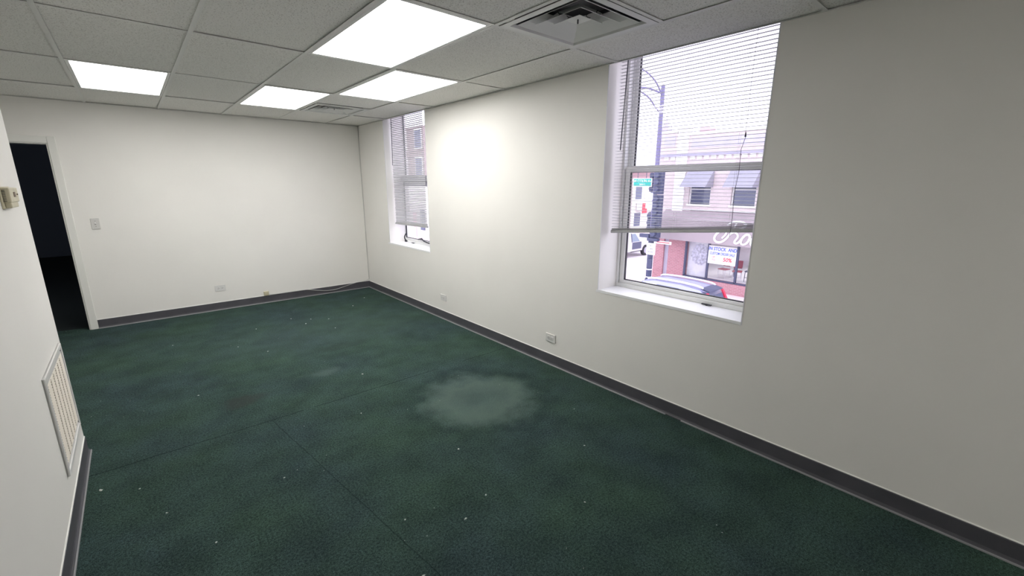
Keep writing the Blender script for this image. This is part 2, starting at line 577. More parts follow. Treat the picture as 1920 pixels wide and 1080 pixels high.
# baseboards: cove profile with light toe
def cove(name, label, p0, p1, n, gaps=(), ext=(0, 0)):
    """p0->p1 along wall foot, n inward normal (2D)"""
    p0 = Vector((*p0, 0)); p1 = Vector((*p1, 0)); nn = Vector((*n, 0)); d = (p1 - p0).normalized()
    prof = [(0, 0.102), (0.0035, 0.101), (0.006, 0.096), (0.006, 0.022), (0.009, 0.012), (0.0135, 0.0065), (0.0135, 0.0), (0, 0)]
    rings = []
    for p in (p0, p1):
        rings.append([p + nn * a + Vector((0, 0, b)) for a, b in prof])
    o = struct(MB().loft(rings).build(name, M_BASE), label, 'baseboard')
    tp = [(0.0125, 0.0), (0.0135, 0.0075), (0.0165, 0.009), (0.020, 0.0065), (0.021, 0.0)]
    segs = []
    L = (p1 - p0).length
    s = 0.0
    for ga, gb in gaps:
        segs.append((s, ga)); s = gb
    segs.append((s, L))
    for a_, b_ in segs:
        rings = []
        for q in (p0 + d * a_, p0 + d * b_):
            rings.append([q + nn * a + Vector((0, 0, b)) for a, b in tp])
        MB().loft(rings).build('toe_strip', M_TOE, o)
    # paint bead at the top edge
    rings = [[p + nn * a + Vector((0, 0, b)) for a, b in ((0, 0.101), (0.0045, 0.1012), (0.003, 0.1055), (0, 0.1062))] for p in (p0, p1)]
    MB().loft(rings).build('caulk_bead', M_CAULK, o)
    return o
cove('baseboard_right', 'dark grey vinyl baseboard under the window wall', (XR, YB), (XR, YF - 0.0), (-1, 0), gaps=((1.30 - YB, 1.42 - YB),))
cove('baseboard_far', 'dark grey vinyl baseboard along the end wall', (-0.496, YF), (XR - 0.006, YF), (0, -1))
cove('baseboard_left', 'dark grey vinyl baseboard on the near left wall', (XL, YB), (XL, YL), (1, 0))
cove('baseboard_recess', 'dark grey vinyl baseboard round the near wall end', (XL, YL), (XW, YL), (0, 1))

# doorway casing and jamb
dj = MB()
dj.bbox(DX1 - 0.016, DX1 + 0.002, YF - 0.006, YF + 0.146, 0, DZ, 0.002)
dj.bbox(DX0 - 0.002, DX0 + 0.016, YF - 0.006, YF + 0.146, 0, DZ, 0.002)
dj.bbox(DX0, DX1, YF - 0.006, YF + 0.146, DZ - 0.012, DZ + 0.004, 0.002)
door = struct(dj.build('door_1', M_TRIMW), 'white door frame around the dark doorway', 'door')
MB().bbox(DX1 - 0.004, DX1 + 0.060, YF - 0.018, YF, 0, DZ + 0.065, 0.004).build('casing', M_TRIMW, door)
MB().bbox(DX0 - 0.060, DX0 + 0.004, YF - 0.018, YF, 0, DZ + 0.065, 0.004).build('casing', M_TRIMW, door)
MB().bbox(DX0 + 0.004, DX1 - 0.004, YF - 0.018, YF, DZ - 0.002, DZ + 0.065, 0.004).build('casing', M_TRIMW, door)

# ------------------------------------------------------------------ windows
XFm = 2.93
def window(name, label, y0, y1, splay, handles, stile=0.040, jamb=0.036, meet=(1.712, 1.745, 0.036)):
    e = empty(name, (XFm, (y0 + y1) / 2, SILL), label, 'window', None, 'structure')
    # painted reveals and sill
    r = MB()
    r.prism([(XR - 0.002, y1 + 0.0, SILL - 0.02), (3.03, y1 + splay, SILL - 0.02), (3.03, y1 + splay + 0.02, SILL - 0.02), (XR - 0.002, y1 + 0.006, SILL - 0.02)], (0, 0, WTOP - SILL + 0.02))
    r.prism([(XR - 0.002, y0, SILL - 0.02), (3.03, y0, SILL - 0.02), (3.03, y0 - 0.006, SILL - 0.02), (XR - 0.002, y0 - 0.006, SILL - 0.02)], (0, 0, WTOP - SILL + 0.02))
    r.box(XR + 0.02, 3.03, y0, y1 + splay, WTOP - 0.003, WTOP + 0.01)
    r.build('reveal', M_REVEAL, e)
    MB().bbox(XR - 0.003, 3.03, y0, y1 + splay, SILL - 0.021, SILL, 0.002).build('sill', M_SILL, e)
    yi0, yi1 = y0 + 0.002, y1 + splay * (XFm - XR) / (3.03 - XR)
    # outer frame
    f = MB()
    f.bbox(XFm, XFm + 0.088, yi1 - jamb + 0.004, yi1, SILL, WTOP, 0.003)
    f.bbox(XFm, XFm + 0.088, yi0, yi0 + jamb - 0.004, SILL, WTOP, 0.003)
    f.bbox(XFm + 0.001, XFm + 0.088, yi0, yi1, SILL, SILL + 0.030, 0.003)
    f.bbox(XFm + 0.020, XFm + 0.088, yi0, yi1, SILL + 0.02, SILL + 0.040, 0.003)
    f.bbox(XFm, XFm + 0.088, yi0, yi1, WTOP - 0.03, WTOP, 0.003)
    # jamb track ribs
    for yy in (yi1 - jamb - 0.010, yi0 + jamb + 0.004):
        f.bbox(XFm + 0.045, XFm + 0.060, yy, yy + 0.016, SILL + 0.03, WTOP - 0.03, 0.002)
    fr = f.build('window_frame', M_VINYL, e)
    def sash(x0, za, zb, nm, rail):
        s = MB()
        a, b = yi0 + jamb, yi1 - jamb
        s.bbox(x0, x0 + 0.034, a, a + stile, za, zb, 0.004)
        s.bbox(x0, x0 + 0.034, b - stile, b, za, zb, 0.004)
        s.bbox(x0, x0 + 0.034, a + stile, b - stile, za, za + rail[0], 0.004)
        s.bbox(x0, x0 + 0.034, a + stile, b - stile, zb - rail[1], zb, 0.004)
        so = s.build(nm, M_VINYL, e)
        q = MB()
        g0, g1, h0, h1 = a + stile, b - stile, za + rail[0], zb - rail[1]
        for (u0, u1, v0, v1) in ((g0, g0 + 0.006, h0, h1), (g1 - 0.006, g1, h0, h1), (g0, g1, h0, h0 + 0.006), (g0, g1, h1 - 0.006, h1)):
            q.box(x0 + 0.008, x0 + 0.026, u0, u1, v0, v1)
        q.build('gasket', M_GASKET, so)
        MB().box(x0 + 0.015, x0 + 0.018, g0, g1, h0, h1).build('pane', M_GLASS, so)
        return so
    low = sash(XFm + 0.016, SILL + 0.034, meet[1], 'lower_sash', (0.023, meet[2]))
    sash(XFm + 0.052, meet[0], WTOP - 0.028, 'upper_sash', (meet[2], 0.034))
    # meeting rail ledge
    MB().bbox(XFm + 0.010, XFm + 0.056, yi0 + 0.05, yi1 - 0.05, meet[1] - 0.007, meet[1] + 0.007, 0.003).build('meeting_rail_cap', M_VINYL, low)
    for (hy, kind) in handles:
        h = MB()
        if kind == 'latch':
            h.bbox(XFm - 0.030, XFm - 0.012, hy - 0.035, hy + 0.035, SILL + 0.004, SILL + 0.011, 0.003)
            h.cyl((XFm - 0.02, hy - 0.028, SILL + 0.008), (XFm - 0.045, hy - 0.045, SILL + 0.016), 0.004, 0.003, 8)
            h.cyl((XFm - 0.02, hy, SILL), (XFm - 0.02, hy, SILL + 0.006), 0.008, None, 10)
        elif kind == 'hook':
            h.tube([(XFm - 0.012, hy, SILL + 0.02 + 0.10 * k / 8) if k < 0 else (XFm - 0.010 - 0.022 * math.sin(PI * k / 8), hy - 0.004 * k, SILL + 0.02 + 0.013 * k) for k in range(9)], 0.008, 8)
            h.box(XFm - 0.02, XFm, hy - 0.03, hy + 0.01, SILL + 0.002, SILL + 0.02)
        elif kind == 'bar':
            h.tube([(XFm - 0.02, hy - 0.24, SILL + 0.045), (XFm - 0.02, hy - 0.1, SILL + 0.05), (XFm - 0.02, hy, SILL + 0.062), (XFm - 0.015, hy + 0.06, SILL + 0.09), (XFm - 0.01, hy + 0.16, SILL + 0.070)], 0.009, 8)
        h.build('latch', M_BLACK, e)
    return e
window('window_1', 'tall white double-hung window with blinds half raised, nearer one', W1[0], W1[1], 0.02, [(1.31, 'latch')])
window('window_2', 'tall white double-hung window near the room corner', W2[0], W2[1], 0.06, [(5.74, 'hook'), (5.50, 'latch'), (5.20, 'bar')], 0.026, 0.022, (1.580, 1.715, 0.070))

# ------------------------------------------------------------------ blinds
def blind(y0, y1, zb_hi, zb_lo, tilt, label, seedn, wand_y, cord_y):
    """y1 = deeper/left end; zb_lo = rail height at y1, zb_hi = rail height at y0"""
    XB = 2.805
    BT = 2.535
    e = empty('venetian_blind', (XB, (y0 + y1) / 2, BT - 0.005), label, 'window blind', 'venetian blinds')
    MB().bbox(XB - 0.013, XB + 0.013, y0, y1, BT - 0.032, BT - 0.006, 0.002).build('headrail', M_SLAT, e)
    rnd = random.Random(seedn)
    pitch = 0.0224
    top = BT - 0.05
    s = MB()
    n_l = int((top - zb_lo - 0.015) / pitch) + 4
    for k in range(n_l):
        zl = top - k * pitch
        left_over = n_l - 1 - k
        zr = max(top - k * pitch, zb_hi + 0.014 + left_over * 0.0034)
        zl2 = max(zl, zb_lo + 0.014 + left_over * 0.0034)
        jl = rnd.uniform(-.0012, .0012); jr = rnd.uniform(-.0012, .0012)
        ca, sa = math.cos(tilt), math.sin(tilt)
        rings = []
        for (yy, zz) in ((y0 + 0.004, zr + jr), (y1 - 0.004, zl2 + jl)):
            ring = []
            prof = [(-0.0125, -0.0014), (-0.006, 0.0000), (0, 0.0004), (0.006, 0.0000), (0.0125, -0.0014), (0.0125, -0.0008), (0.006, 0.0006), (0, 0.0010), (-0.006, 0.0006), (-0.0125, -0.0008)]
            for a, b in prof:
                ring.append((XB + a * ca - b * sa, yy, zz + a * sa + b * ca))
            rings.append(ring)
        s.loft(rings)
    s.build('slats', M_SLAT, e)
    # bottom rail
    rings = []
    for (yy, zz) in ((y0, zb_hi), (y1, zb_lo)):
        rings.append([(XB - 0.012, yy, zz - 0.008), (XB - 0.009, yy, zz - 0.012), (XB + 0.009, yy, zz - 0.012), (XB + 0.012, yy, zz - 0.008), (XB + 0.012, yy, zz + 0.008), (XB + 0.006, yy, zz + 0.011), (XB - 0.006, yy, zz + 0.011), (XB - 0.012, yy, zz + 0.008)])
    MB().loft(rings).build('bottom_rail', M_SLAT, e)
    c = MB()
    for f in (0.14, 0.5, 0.86):
        yy = y0 + (y1 - y0) * f
        zr = zb_hi + (zb_lo - zb_hi) * f
        for dx in (-0.0135, 0.0135):
            c.cyl((XB + dx, yy, zr), (XB + dx, yy, BT - 0.03), 0.0006, None, 5)
    c.build('ladder_cord', M_CORD, e)
    if wand_y:
        MB().cyl((XB - 0.022, wand_y, BT - 0.035), (XB - 0.03, wand_y + 0.018, 1.86), 0.0042, None, 6).build('tilt_wand', M_WAND, e)
    if cord_y:
        pc = MB()
        pts = [(XB - 0.022, cord_y, BT - 0.03), (XB - 0.023, cord_y + 0.004, 2.2), (XB - 0.024, cord_y, 1.99), (XB - 0.024, cord_y + 0.003, 1.93), (XB - 0.024, cord_y - 0.002, 1.90)]
        pc.tube(pts, 0.0011, 5)
        pco = pc.build('pull_cord', M_WAND, e)
        MB().cyl((XB - 0.024, cord_y, 1.915), (XB - 0.024, cord_y, 1.888), 0.003, 0.006, 8).build('tassel', M_WAND, pco)
        t2 = MB().tube([(XB - 0.024, cord_y - 0.002, 1.888), (XB - 0.024, cord_y + 0.015, 1.82), (XB - 0.024, cord_y + 0.012, 1.70), (XB - 0.024, cord_y + 0.025, 1.55), (XB - 0.024, cord_y + 0.018, 1.42), (XB - 0.024, cord_y + 0.022, 1.30)], 0.0014, 6)
        t2.build('pull_cord', M_WAND, e)
    return e
blind(1.030, 2.062, 1.349, 1.260, 0.01, 'white venetian blind hanging askew in the nearer window with bright street view', 1, 1.985, 1.135)
blind(4.900, 5.775, 1.082, 1.072, 0.70, 'white venetian blind with tilted slats in the narrow-looking window near the corner', 2, 5.70, None)

# ------------------------------------------------------------------ ceiling lights
def troffer(c, label):
    x0, x1, y0, y1 = c
    cx, cy = (x0 + x1) / 2, (y0 + y1) / 2
    e = empty('ceiling_light', (cx, cy, H), label, 'ceiling light', 'recessed fluorescent ceiling lights')
    f = MB()
    a = 0.0135; b = 0.034
    for (u0, u1, v0, v1) in ((x0 + a, x0 + b, y0 + a, y1 - a), (x1 - b, x1 - a, y0 + a, y1 - a), (x0 + b, x1 - b, y0 + a, y0 + b), (x0 + b, x1 - b, y1 - b, y1 - a)):
        f.box(u0, u1, v0, v1, H + 0.001, H + 0.012)
    f.build('frame', M_STEEL, e)
    MB().box(x0 + b, x1 - b, y0 + b, y1 - b, H + 0.005, H + 0.009).build('lens', M_LENS, e)
    h = MB()
    h.box(x0 + a, x1 - a, y0 + a, y1 - a, H + 0.06, H + 0.10)
    h.box(x0 + a, x0 + a + .004, y0 + a, y1 - a, H + 0.012, H + 0.10)
    h.box(x1 - a - .004, x1 - a, y0 + a, y1 - a, H + 0.012, H + 0.10)
    h.build('housing', M_STEEL, e)
    return e
tl = ['large lit ceiling panel nearest the viewer, its long side beside the big air diffuser',
      'lit ceiling panel toward the doorway side, away from the other three',
      'lit ceiling panel beside the small far air diffuser',
      'lit ceiling panel closest to the window wall, corner to corner with the largest one']
tl.append('unseen lit ceiling panel behind the viewer, added to brighten the near walls')
for c, l in zip(light_cells, tl):
    troffer(c, l)

# ------------------------------------------------------------------ ceiling diffusers
def diffuser(c, label):
    x0, x1, y0, y1 = c
    cx, cy = (x0 + x1) / 2, (y0 + y1) / 2
    e = empty('air_diffuser', (cx, cy, H), label, 'air vent', 'square ceiling air diffusers')
    s = min(x1 - x0, y1 - y0) / 2 - 0.0135
    f = MB()
    f.sqring(cx, cy, H - 0.002, s, H - 0.002, s - 0.040)
    f.sqring(cx, cy, H - 0.002, s - 0.040, H + 0.012, s - 0.048)
    f.build('frame', M_STEEL, e, solidify=0.0015)
    t = MB()
    t.sqring(cx, cy, H + 0.010, s - 0.046, H + 0.11, s - 0.10)
    t.box(cx - s + 0.10, cx + s - 0.10, cy - s + 0.10, cy + s - 0.10, H + 0.11, H + 0.115)
    t.build('throat', M_DUCT, e)
    for (o_, i_, zi) in ((s - 0.066, 0.130, 0.062), (0.158, 0.072, 0.060), (0.090, 0.001, 0.022)):
        k = MB()
        k.sqring(cx, cy, H + 0.001, o_, H + 0.004, o_ - 0.006)
        k.sqring(cx, cy, H + 0.004, o_ - 0.006, H + 0.020, o_ - 0.040)
        k.sqring(cx, cy, H + 0.020, o_ - 0.040, H + zi, i_)
        k.build('louver_cone', M_STEEL, e, solidify=0.0012)
    for sx, sy in ((1, 0), (-1, 0), (0, 1), (0, -1)):
        for rr in (s - 0.060, 0.148, 0.082):
            base = Vector((cx + sx * rr, cy + sy * rr, H + 0.010))
            tv = Vector((-sy, sx, 0))
            nv = Vector((sx, sy, 0))
            pts = []
            for q in range(9):
                th = q / 8 * 2 * PI * 0.85
                pts.append(base + tv * (0.012 * math.sin(th)) + nv * (-0.012 + 0.010 * math.cos(th)) + Vector((0, 0, 0.002 * q)))
            MB().tube(pts, 0.0018, 6).build('spring_clip', M_WIRE, e)
    MB().cyl((cx, cy, H + 0.001), (cx, cy, H + 0.03), 0.004, None, 8).build('centre_screw', M_WIRE, e)
    return e
diffuser(diff_cells[0], 'big square air diffuser with concentric cones, beside the largest light')
diffuser(diff_cells[1], 'small far square air diffuser near the room corner')

# ------------------------------------------------------------------ wall plates
def outlet(loc, normal, label):
    """horizontal duplex; loc on wall face; normal 'x' (faces -x) or 'y' (faces -y)"""
    e = empty('wall_outlet', loc, label, 'electrical outlet', 'white duplex wall outlets')
    def B(mb, u0, u1, d0, d1, z0, z1, r=0.0015):
        if normal == 'x':
            mb.bbox(loc[0] - d1, loc[0] - d0, loc[1] + u0, loc[1] + u1, loc[2] + z0, loc[2] + z1, r)
        else:
            mb.bbox(loc[0] + u0, loc[0] + u1, loc[1] - d1, loc[1] - d0, loc[2] + z0, loc[2] + z1, r)
        return mb
    B(MB(), -0.059, 0.059, 0, 0.010, -0.037, 0.037).build('cover_plate', M_PLATE, e)
    for k in (-0.021, 0.021):
        so = B(MB(), k - 0.015, k + 0.015, 0.009, 0.0125, -0.016, 0.016).build('socket', M_PLATE, e)
        m = MB()
        B(m, k - 0.006, k + 0.004, 0.012, 0.0130, 0.0050, 0.0075, 0.0002)
        B(m, k - 0.006, k + 0.004, 0.012, 0.0130, -0.0075, -0.0050, 0.0002)
        B(m, k + 0.007, k + 0.011, 0.012, 0.0130, -0.002, 0.002, 0.0002)
        m.build('slots', M_SLOT, so)
    return e
outlet((XR, 2.590, 0.257), 'x', 'white outlet on the window wall below the nearer window')
outlet((XR, 4.404, 0.270), 'x', 'white outlet on the window wall below the blank stretch between both windows')
outlet((0.7095, YF, 0.289), 'y', 'white outlet low on the end wall, right of the doorway')
# phone jack
e = empty('phone_jack', (1.226, YF, 0.133), 'small aged beige phone jack just above the far baseboard', 'phone jack')
MB().bbox(1.196, 1.256, YF - 0.024, YF, 0.104, 0.164, 0.004).build('box', M_BEIGE, e)
MB().bbox(1.206, 1.246, YF - 0.027, YF - 0.023, 0.114, 0.154, 0.002).build('cover', M_BEIGE, e)
# light switch
e = empty('light_switch', (-0.336, YF, 1.178), 'white toggle light switch on the end wall beside the doorway', 'light switch')
MB().bbox(-0.336 - 0.036, -0.336 + 0.036, YF - 0.007, YF, 1.119, 1.237, 0.002).build('cover_plate', M_SWITCH, e)
MB().prism([(-0.341, YF - 0.006, 1.170), (-0.341, YF - 0.020, 1.180), (-0.341, YF - 0.018, 1.188), (-0.341, YF - 0.006, 1.190)], (0.010, 0, 0)).build('toggle', M_PLATE, e)
MB().cyl((-0.336, YF - 0.0085, 1.208), (-0.336, YF - 0.006, 1.208), 0.003, None, 8).build('screw', M_SLOT, e)
MB().cyl((-0.336, YF - 0.0085, 1.148), (-0.336, YF - 0.006, 1.148), 0.003, None, 8).build('screw', M_SLOT, e)

# thermostat on the near left wall
e = empty('thermostat', (XL, 3.03, 1.545), 'aged beige thermostat on the near left wall', 'thermostat')
MB().bbox(XL, XL + 0.008, 2.945, 3.150, 1.500, 1.598, 0.003).build('back_plate', M_BEIGE, e)
MB().bbox(XL + 0.006, XL + 0.033, 2.955, 3.140, 1.528, 1.594, 0.005, 3).build('cover', M_BEIGE, e)
MB().bbox(XL + 0.006, XL + 0.029, 2.965, 3.125, 1.504, 1.531, 0.005, 3).build('lower_cover', M_BEIGE, e)
v = MB()
for k in range(9):
    v.box(XL + 0.007, XL + 0.019, 2.953, 2.956, 1.534 + 0.006 * k, 1.536 + 0.006 * k)
v.build('vent_slots', M_SLOT, e)
MB().bbox(XL + 0.032, XL + 0.0345, 3.030, 3.070, 1.552, 1.574, 0.001).build('dial_window', M_BEIGE_D, e)
MB().cyl((XL + 0.033, 3.105, 1.563), (XL + 0.037, 3.105, 1.563), 0.003, None, 8).build('lever', M_BEIGE_D, e)

# return air grille on the near left wall
gy0, gy1, gz0, gz1 = 2.800, 3.425, 0.222, 0.735
e = empty('return_air_grille', (XL, (gy0 + gy1) / 2, (gz0 + gz1) / 2), 'beige louvered return air grille low on the near left wall', 'air vent')
f = MB()
x0 = XL
for (a0, a1, b0, b1) in ((gy0, gy0 + 0.05, gz0, gz1), (gy1 - 0.05, gy1, gz0, gz1), (gy0 + 0.05, gy1 - 0.05, gz0, gz0 + 0.05), (gy0 + 0.05, gy1 - 0.05, gz1 - 0.05, gz1)):
    f.bbox(x0, x0 + 0.007, a0, a1, b0, b1, 0.002)
for (a0, a1, b0, b1) in ((gy0, gy0 + 0.022, gz0, gz1), (gy1 - 0.022, gy1, gz0, gz1), (gy0 + 0.022, gy1 - 0.022, gz0, gz0 + 0.022), (gy0 + 0.022, gy1 - 0.022, gz1 - 0.022, gz1)):
    f.bbox(x0, x0 + 0.0125, a0, a1, b0, b1, 0.003)
f.build('frame', M_PLATE, e)
MB().box(x0 + 0.0005, x0 + 0.002, gy0 + 0.05, gy1 - 0.05, gz0 + 0.05, gz1 - 0.05).build('backing', M_BEIGE_D, e)
l = MB()
n = 30
for k in range(n):
    zz = gz0 + 0.052 + (gz1 - gz0 - 0.108) * k / (n - 1)
    l.prism([(x0 + 0.002, gy0 + 0.045, zz + 0.010), (x0 + 0.010, gy0 + 0.045, zz), (x0 + 0.0112, gy0 + 0.045, zz + 0.0012), (x0 + 0.003, gy0 + 0.045, zz + 0.0115)], (0, gy1 - gy0 - 0.09, 0))
for k in range(1, 6):
    yy = gy0 + 0.05 + (gy1 - gy0 - 0.1) * k / 6
    l.box(x0 + 0.003, x0 + 0.0115, yy - 0.002, yy + 0.002, gz0 + 0.05, gz1 - 0.05)
l.build('louvers', M_GRILLE, e)
for yy in (gy0 + 0.036, gy1 - 0.036):
    for zz in (gz1 - 0.036, gz0 + 0.036):
        MB().sphere((x0 + 0.007, yy, zz), 0.005, 8, (0.5, 1, 1)).build('screw', M_SLOT, e)

# phone cable: along the baseboard, drooping, then up the corner
def smooth_path(pts, n=8):
    P = [Vector(p) for p in pts]
    out = []
    for i in range(len(P) - 1):
        a = P[max(0, i - 1)]; b = P[i]; c = P[i + 1]; d = P[min(len(P) - 1, i + 2)]
        for k in range(n):
            t = k / n
            out.append(0.5 * ((2 * b) + (-a + c) * t + (2 * a - 5 * b + 4 * c - d) * t * t + (-a + 3 * b - 3 * c + d) * t ** 3))
    out.append(P[-1])
    return out
yc = YF - 0.010
cab = smooth_path([(1.256, YF - 0.012, 0.115), (1.32, yc, 0.108), (1.45, yc, 0.107), (1.62, yc, 0.108), (1.76, yc, 0.104), (1.90, yc - .003, 0.072), (2.02, yc - .006, 0.050), (2.14, yc - .008, 0.045), (2.26, yc - .004, 0.062), (2.40, yc, 0.090), (2.50, yc, 0.106), (2.62, yc, 0.112), (XR - 0.012, yc, 0.135), (XR - 0.007, YF - 0.006, 0.20), (XR - 0.006, YF - 0.006, 0.5)], 6)
cab += [Vector((XR - 0.006, YF - 0.006, z)) for z in (0.9, 1.4, 1.9, H - 0.002)]
tag(MB().tube(cab, 0.0038, 7).build('cable', mat('off_white_cable', (0.60, 0.60, 0.58), 0.5), smooth=True), 'thin off-white phone cable sagging over the far baseboard and rising up the corner', 'cable')

# lint flecks on the carpet
def fleck_mesh(seed):
    r = random.Random(seed)
    b = bmesh.new()
    n = 7
    top = []
    bot = []
    for k in range(n):
        a = 2 * PI * k / n
        rr = 0.006 * r.uniform(0.5, 1.2)
        bot.append(b.verts.new((rr * 1.6 * math.cos(a), rr * math.sin(a), 0.0)))
        top.append(b.verts.new((rr * 1.2 * math.cos(a), rr * 0.7 * math.sin(a), r.uniform(0.0015, 0.004))))
    b.faces.new(top); b.faces.new(list(reversed(bot)))
    for k in range(n):
        b.faces.new((bot[k], bot[(k + 1) % n], top[(k + 1) % n], top[k]))
    me = bpy.data.meshes.new('lint_fleck')
    bmesh.ops.recalc_face_normals(b, faces=list(b.faces))
    b.to_mesh(me); b.free()
    me.materials.append(M_LINT)
    return me
fm = [fleck_mesh(s) for s in range(4)]
FLECKS = [(2.36, 6.03, 1.3), (2.07, 5.71, 1.6), (1.27, 5.62, 1.2), (1.35, 5.30, 1.5), (1.45, 5.45, 1.2), (1.62, 5.32, 1.2), (0.86, 5.46, 1.1), (0.60, 4.95, .9), (0.10, 5.43, .9),
          (1.56, 4.92, 1.0), (0.80, 4.62, .9), (1.30, 3.50, 1.6), (0.17, 3.95, .9), (-0.20, 2.86, .9), (-0.10, 2.54, .9), (0.06, 2.16, 1.0), (-0.36, 2.98, 1.6), (0.42, 2.45, .9),
          (1.03, 2.86, .9), (1.32, 2.04, 1.2), (1.20, 1.60, 1.0), (1.56, 1.22, 0.9), (1.02, 1.53, 1.2), (0.79, 1.72, .9), (0.70, 1.38, 1.1), (0.44, 1.32, 1.5), (1.95, 1.55, .8), (2.25, 1.9, .7)]
for k, (x, y, s) in enumerate(FLECKS):
    o = bpy.data.objects.new('lint_fleck', fm[k % 4])
    COL.objects.link(o)
    o.location = (x, y, 0.0005)
    o.rotation_euler = (0, 0, k * 1.3)
    o.scale = (s * .8, s * .8, s * .8)
    tag(o, 'tiny white lint fleck lying on the green carpet', 'lint', 'white lint flecks scattered over the carpet')

# ================================================================== the street outside
ZR, ZS = -3.85, -3.70
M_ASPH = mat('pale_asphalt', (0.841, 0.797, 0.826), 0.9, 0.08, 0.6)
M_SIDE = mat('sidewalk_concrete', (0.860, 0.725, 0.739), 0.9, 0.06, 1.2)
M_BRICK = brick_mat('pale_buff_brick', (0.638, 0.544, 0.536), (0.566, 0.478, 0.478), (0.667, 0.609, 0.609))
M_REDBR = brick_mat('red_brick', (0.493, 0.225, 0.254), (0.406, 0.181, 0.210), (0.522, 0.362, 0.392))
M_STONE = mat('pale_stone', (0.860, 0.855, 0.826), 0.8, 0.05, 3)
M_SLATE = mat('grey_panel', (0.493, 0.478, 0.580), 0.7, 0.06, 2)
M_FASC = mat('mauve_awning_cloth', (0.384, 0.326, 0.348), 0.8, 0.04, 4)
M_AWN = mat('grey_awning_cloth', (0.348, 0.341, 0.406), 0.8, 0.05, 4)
M_WHITE = mat('white_sign_paint', (0.88, 0.88, 0.88), 0.5)
M_DWIN = mat('dark_window_glass', (0.102, 0.116, 0.189), 0.08, spec=0.6)
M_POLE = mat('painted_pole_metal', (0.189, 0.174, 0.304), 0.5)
M_DPOLE = mat('dark_signal_metal', (0.072, 0.080, 0.145), 0.5)
M_GREEN = mat('street_sign_green', (0.02, 0.40, 0.33), 0.4)
M_RED = mat('red_paint', (0.72, 0.06, 0.09), 0.4)
M_BLUEP = mat('blue_marker', (0.08, 0.16, 0.72), 0.6)
M_PINK = mat('pale_pink_plaster', (0.797, 0.522, 0.566), 0.8, 0.06, 1)
M_CREAM = mat('cream_plaster', (0.78, 0.74, 0.70), 0.8, 0.05, 1)

def bparent(mb, name, m, e, **k):
    return mb.build(name, m, e, **k)
# ground
struct(MB().box(2.6, 110, -40, 110, ZR - 0.2, ZR).build('street', M_ASPH), 'pale street pavement seen through the nearer window', 'street')
g = MB()
g.box(3.035, 5.6, -40, 15.5, ZR, ZS)
g.box(20.2, 110, -40, 15.0, ZR, ZS)
g.box(20.2, 110, 27.5, 110, ZR, ZS)
struct(g.build('sidewalk', M_SIDE), 'pinkish concrete sidewalk along the shop', 'sidewalk')
lm = MB()
for y in range(-30, 14, 6):
    lm.box(12.8, 12.95, y, y + 3, ZR, ZR + 0.006)
for k in range(7):
    lm.box(7 + 1.8 * k, 7.6 + 1.8 * k, 15.6, 18.0, ZR, ZR + 0.006)
struct(lm.build('road_markings', M_WHITE), 'white painted road markings', 'road markings')

# ---- corner shop building
XF0 = 21.9
e = empty('corner_building', (XF0, 6, ZS), 'two-storey pale brick corner shop building across the street', 'building')
hol = []
wins = [(11.40, 10.27), (9.26, 8.14), (7.10, 5.97), (4.95, 3.82), (2.8, 1.67), (0.6, -0.5)]
for a, b in wins:
    hol.append((b, a, 0.64, 2.15))
hol.append((-2.0, 11.25, -3.13, 0.35))
hol.append((12.28, 12.55, -3.35, -0.6))
MB().grid_wall('x', XF0, XF0 + 0.35, -3.0, 13.15, -0.9, 3.9, hol).build('wall', M_BRICK, e)
MB().grid_wall('x', XF0, XF0 + 0.35, -3.0, 13.15, ZS, -0.9, [(-2.0, 11.30, -3.13, 0.35), (12.27, 12.56, -3.45, -0.6)]).build('storefront_pier', M_REDBR, e)
MB().box(XF0 + 0.35, 34, 12.85, 13.15, ZS, 3.9).build('wall', M_BRICK, e)
MB().box(XF0 + 0.35, 34, -3.0, 12.85, 3.55, 3.7).build('roof', M_SLATE, e)
MB().box(33.7, 34, -3.0, 12.85, ZS, 3.6).build('wall', M_BRICK, e)
# parapet, copings, quoined pier
p = MB()
p.box(XF0 - 0.04, XF0 + 0.4, -3.0, 11.62, 4.02, 4.14)
p.box(XF0 - 0.05, XF0 + 0.4, 12.30, 13.2, 4.22, 4.32)
p.box(XF0 - 0.08, XF0 + 0.4, 11.60, 12.34, 4.40, 4.50)
p.build('coping', M_STONE, e)
p = MB()
p.box(XF0 + 0.0, XF0 + 0.35, -3.0, 11.64, 3.9, 4.02)
p.box(XF0 + 0.0, XF0 + 0.35, 12.3, 13.15, 3.9, 4.22)
p.build('parapet', M_BRICK, e)
p = MB()
z = -0.6
k = 0
while z < 4.36:
    wd = 0.02 if k % 2 else 0.0
    p.bbox(XF0 - 0.07, XF0 + 0.3, 11.64 + wd, 12.26 - wd, z, min(z + 0.27, 4.40), 0.012)
    z += 0.28; k += 1
p.build('stone_pier', M_STONE, e)
MB().box(XF0 - 0.02, XF0, -2.6, 11.50, 3.42, 3.86).build('parapet_panel', M_SLATE, e)
MB().box(XF0 - 0.02, XF0, 12.40, 13.03, 3.55, 4.10).build('parapet_panel', M_SLATE, e)
c = MB()
c.box(XF0 - 0.16, XF0, -3.0, 13.2, 3.10, 3.17)
c.box(XF0 - 0.10, XF0, -3.0, 13.2, 3.03, 3.10)
c.build('cornice', M_SLATE, e)
c = MB()
y = -2.8
while y < 13.0:
    if not (11.35 < y < 12.3):
        c.box(XF0 - 0.065, XF0, y, y + 0.24, 2.86, 3.02)
    y += 0.36
c.build('dentils', M_STONE, e)
c = MB()
c.box(XF0 - 0.03, XF0, 9.2, 13.1, 0.33, 0.39)
c.box(XF0 - 0.03, XF0, -2.8, 9.2, 0.33, 0.39)
c.build('belt_course', M_STONE, e)
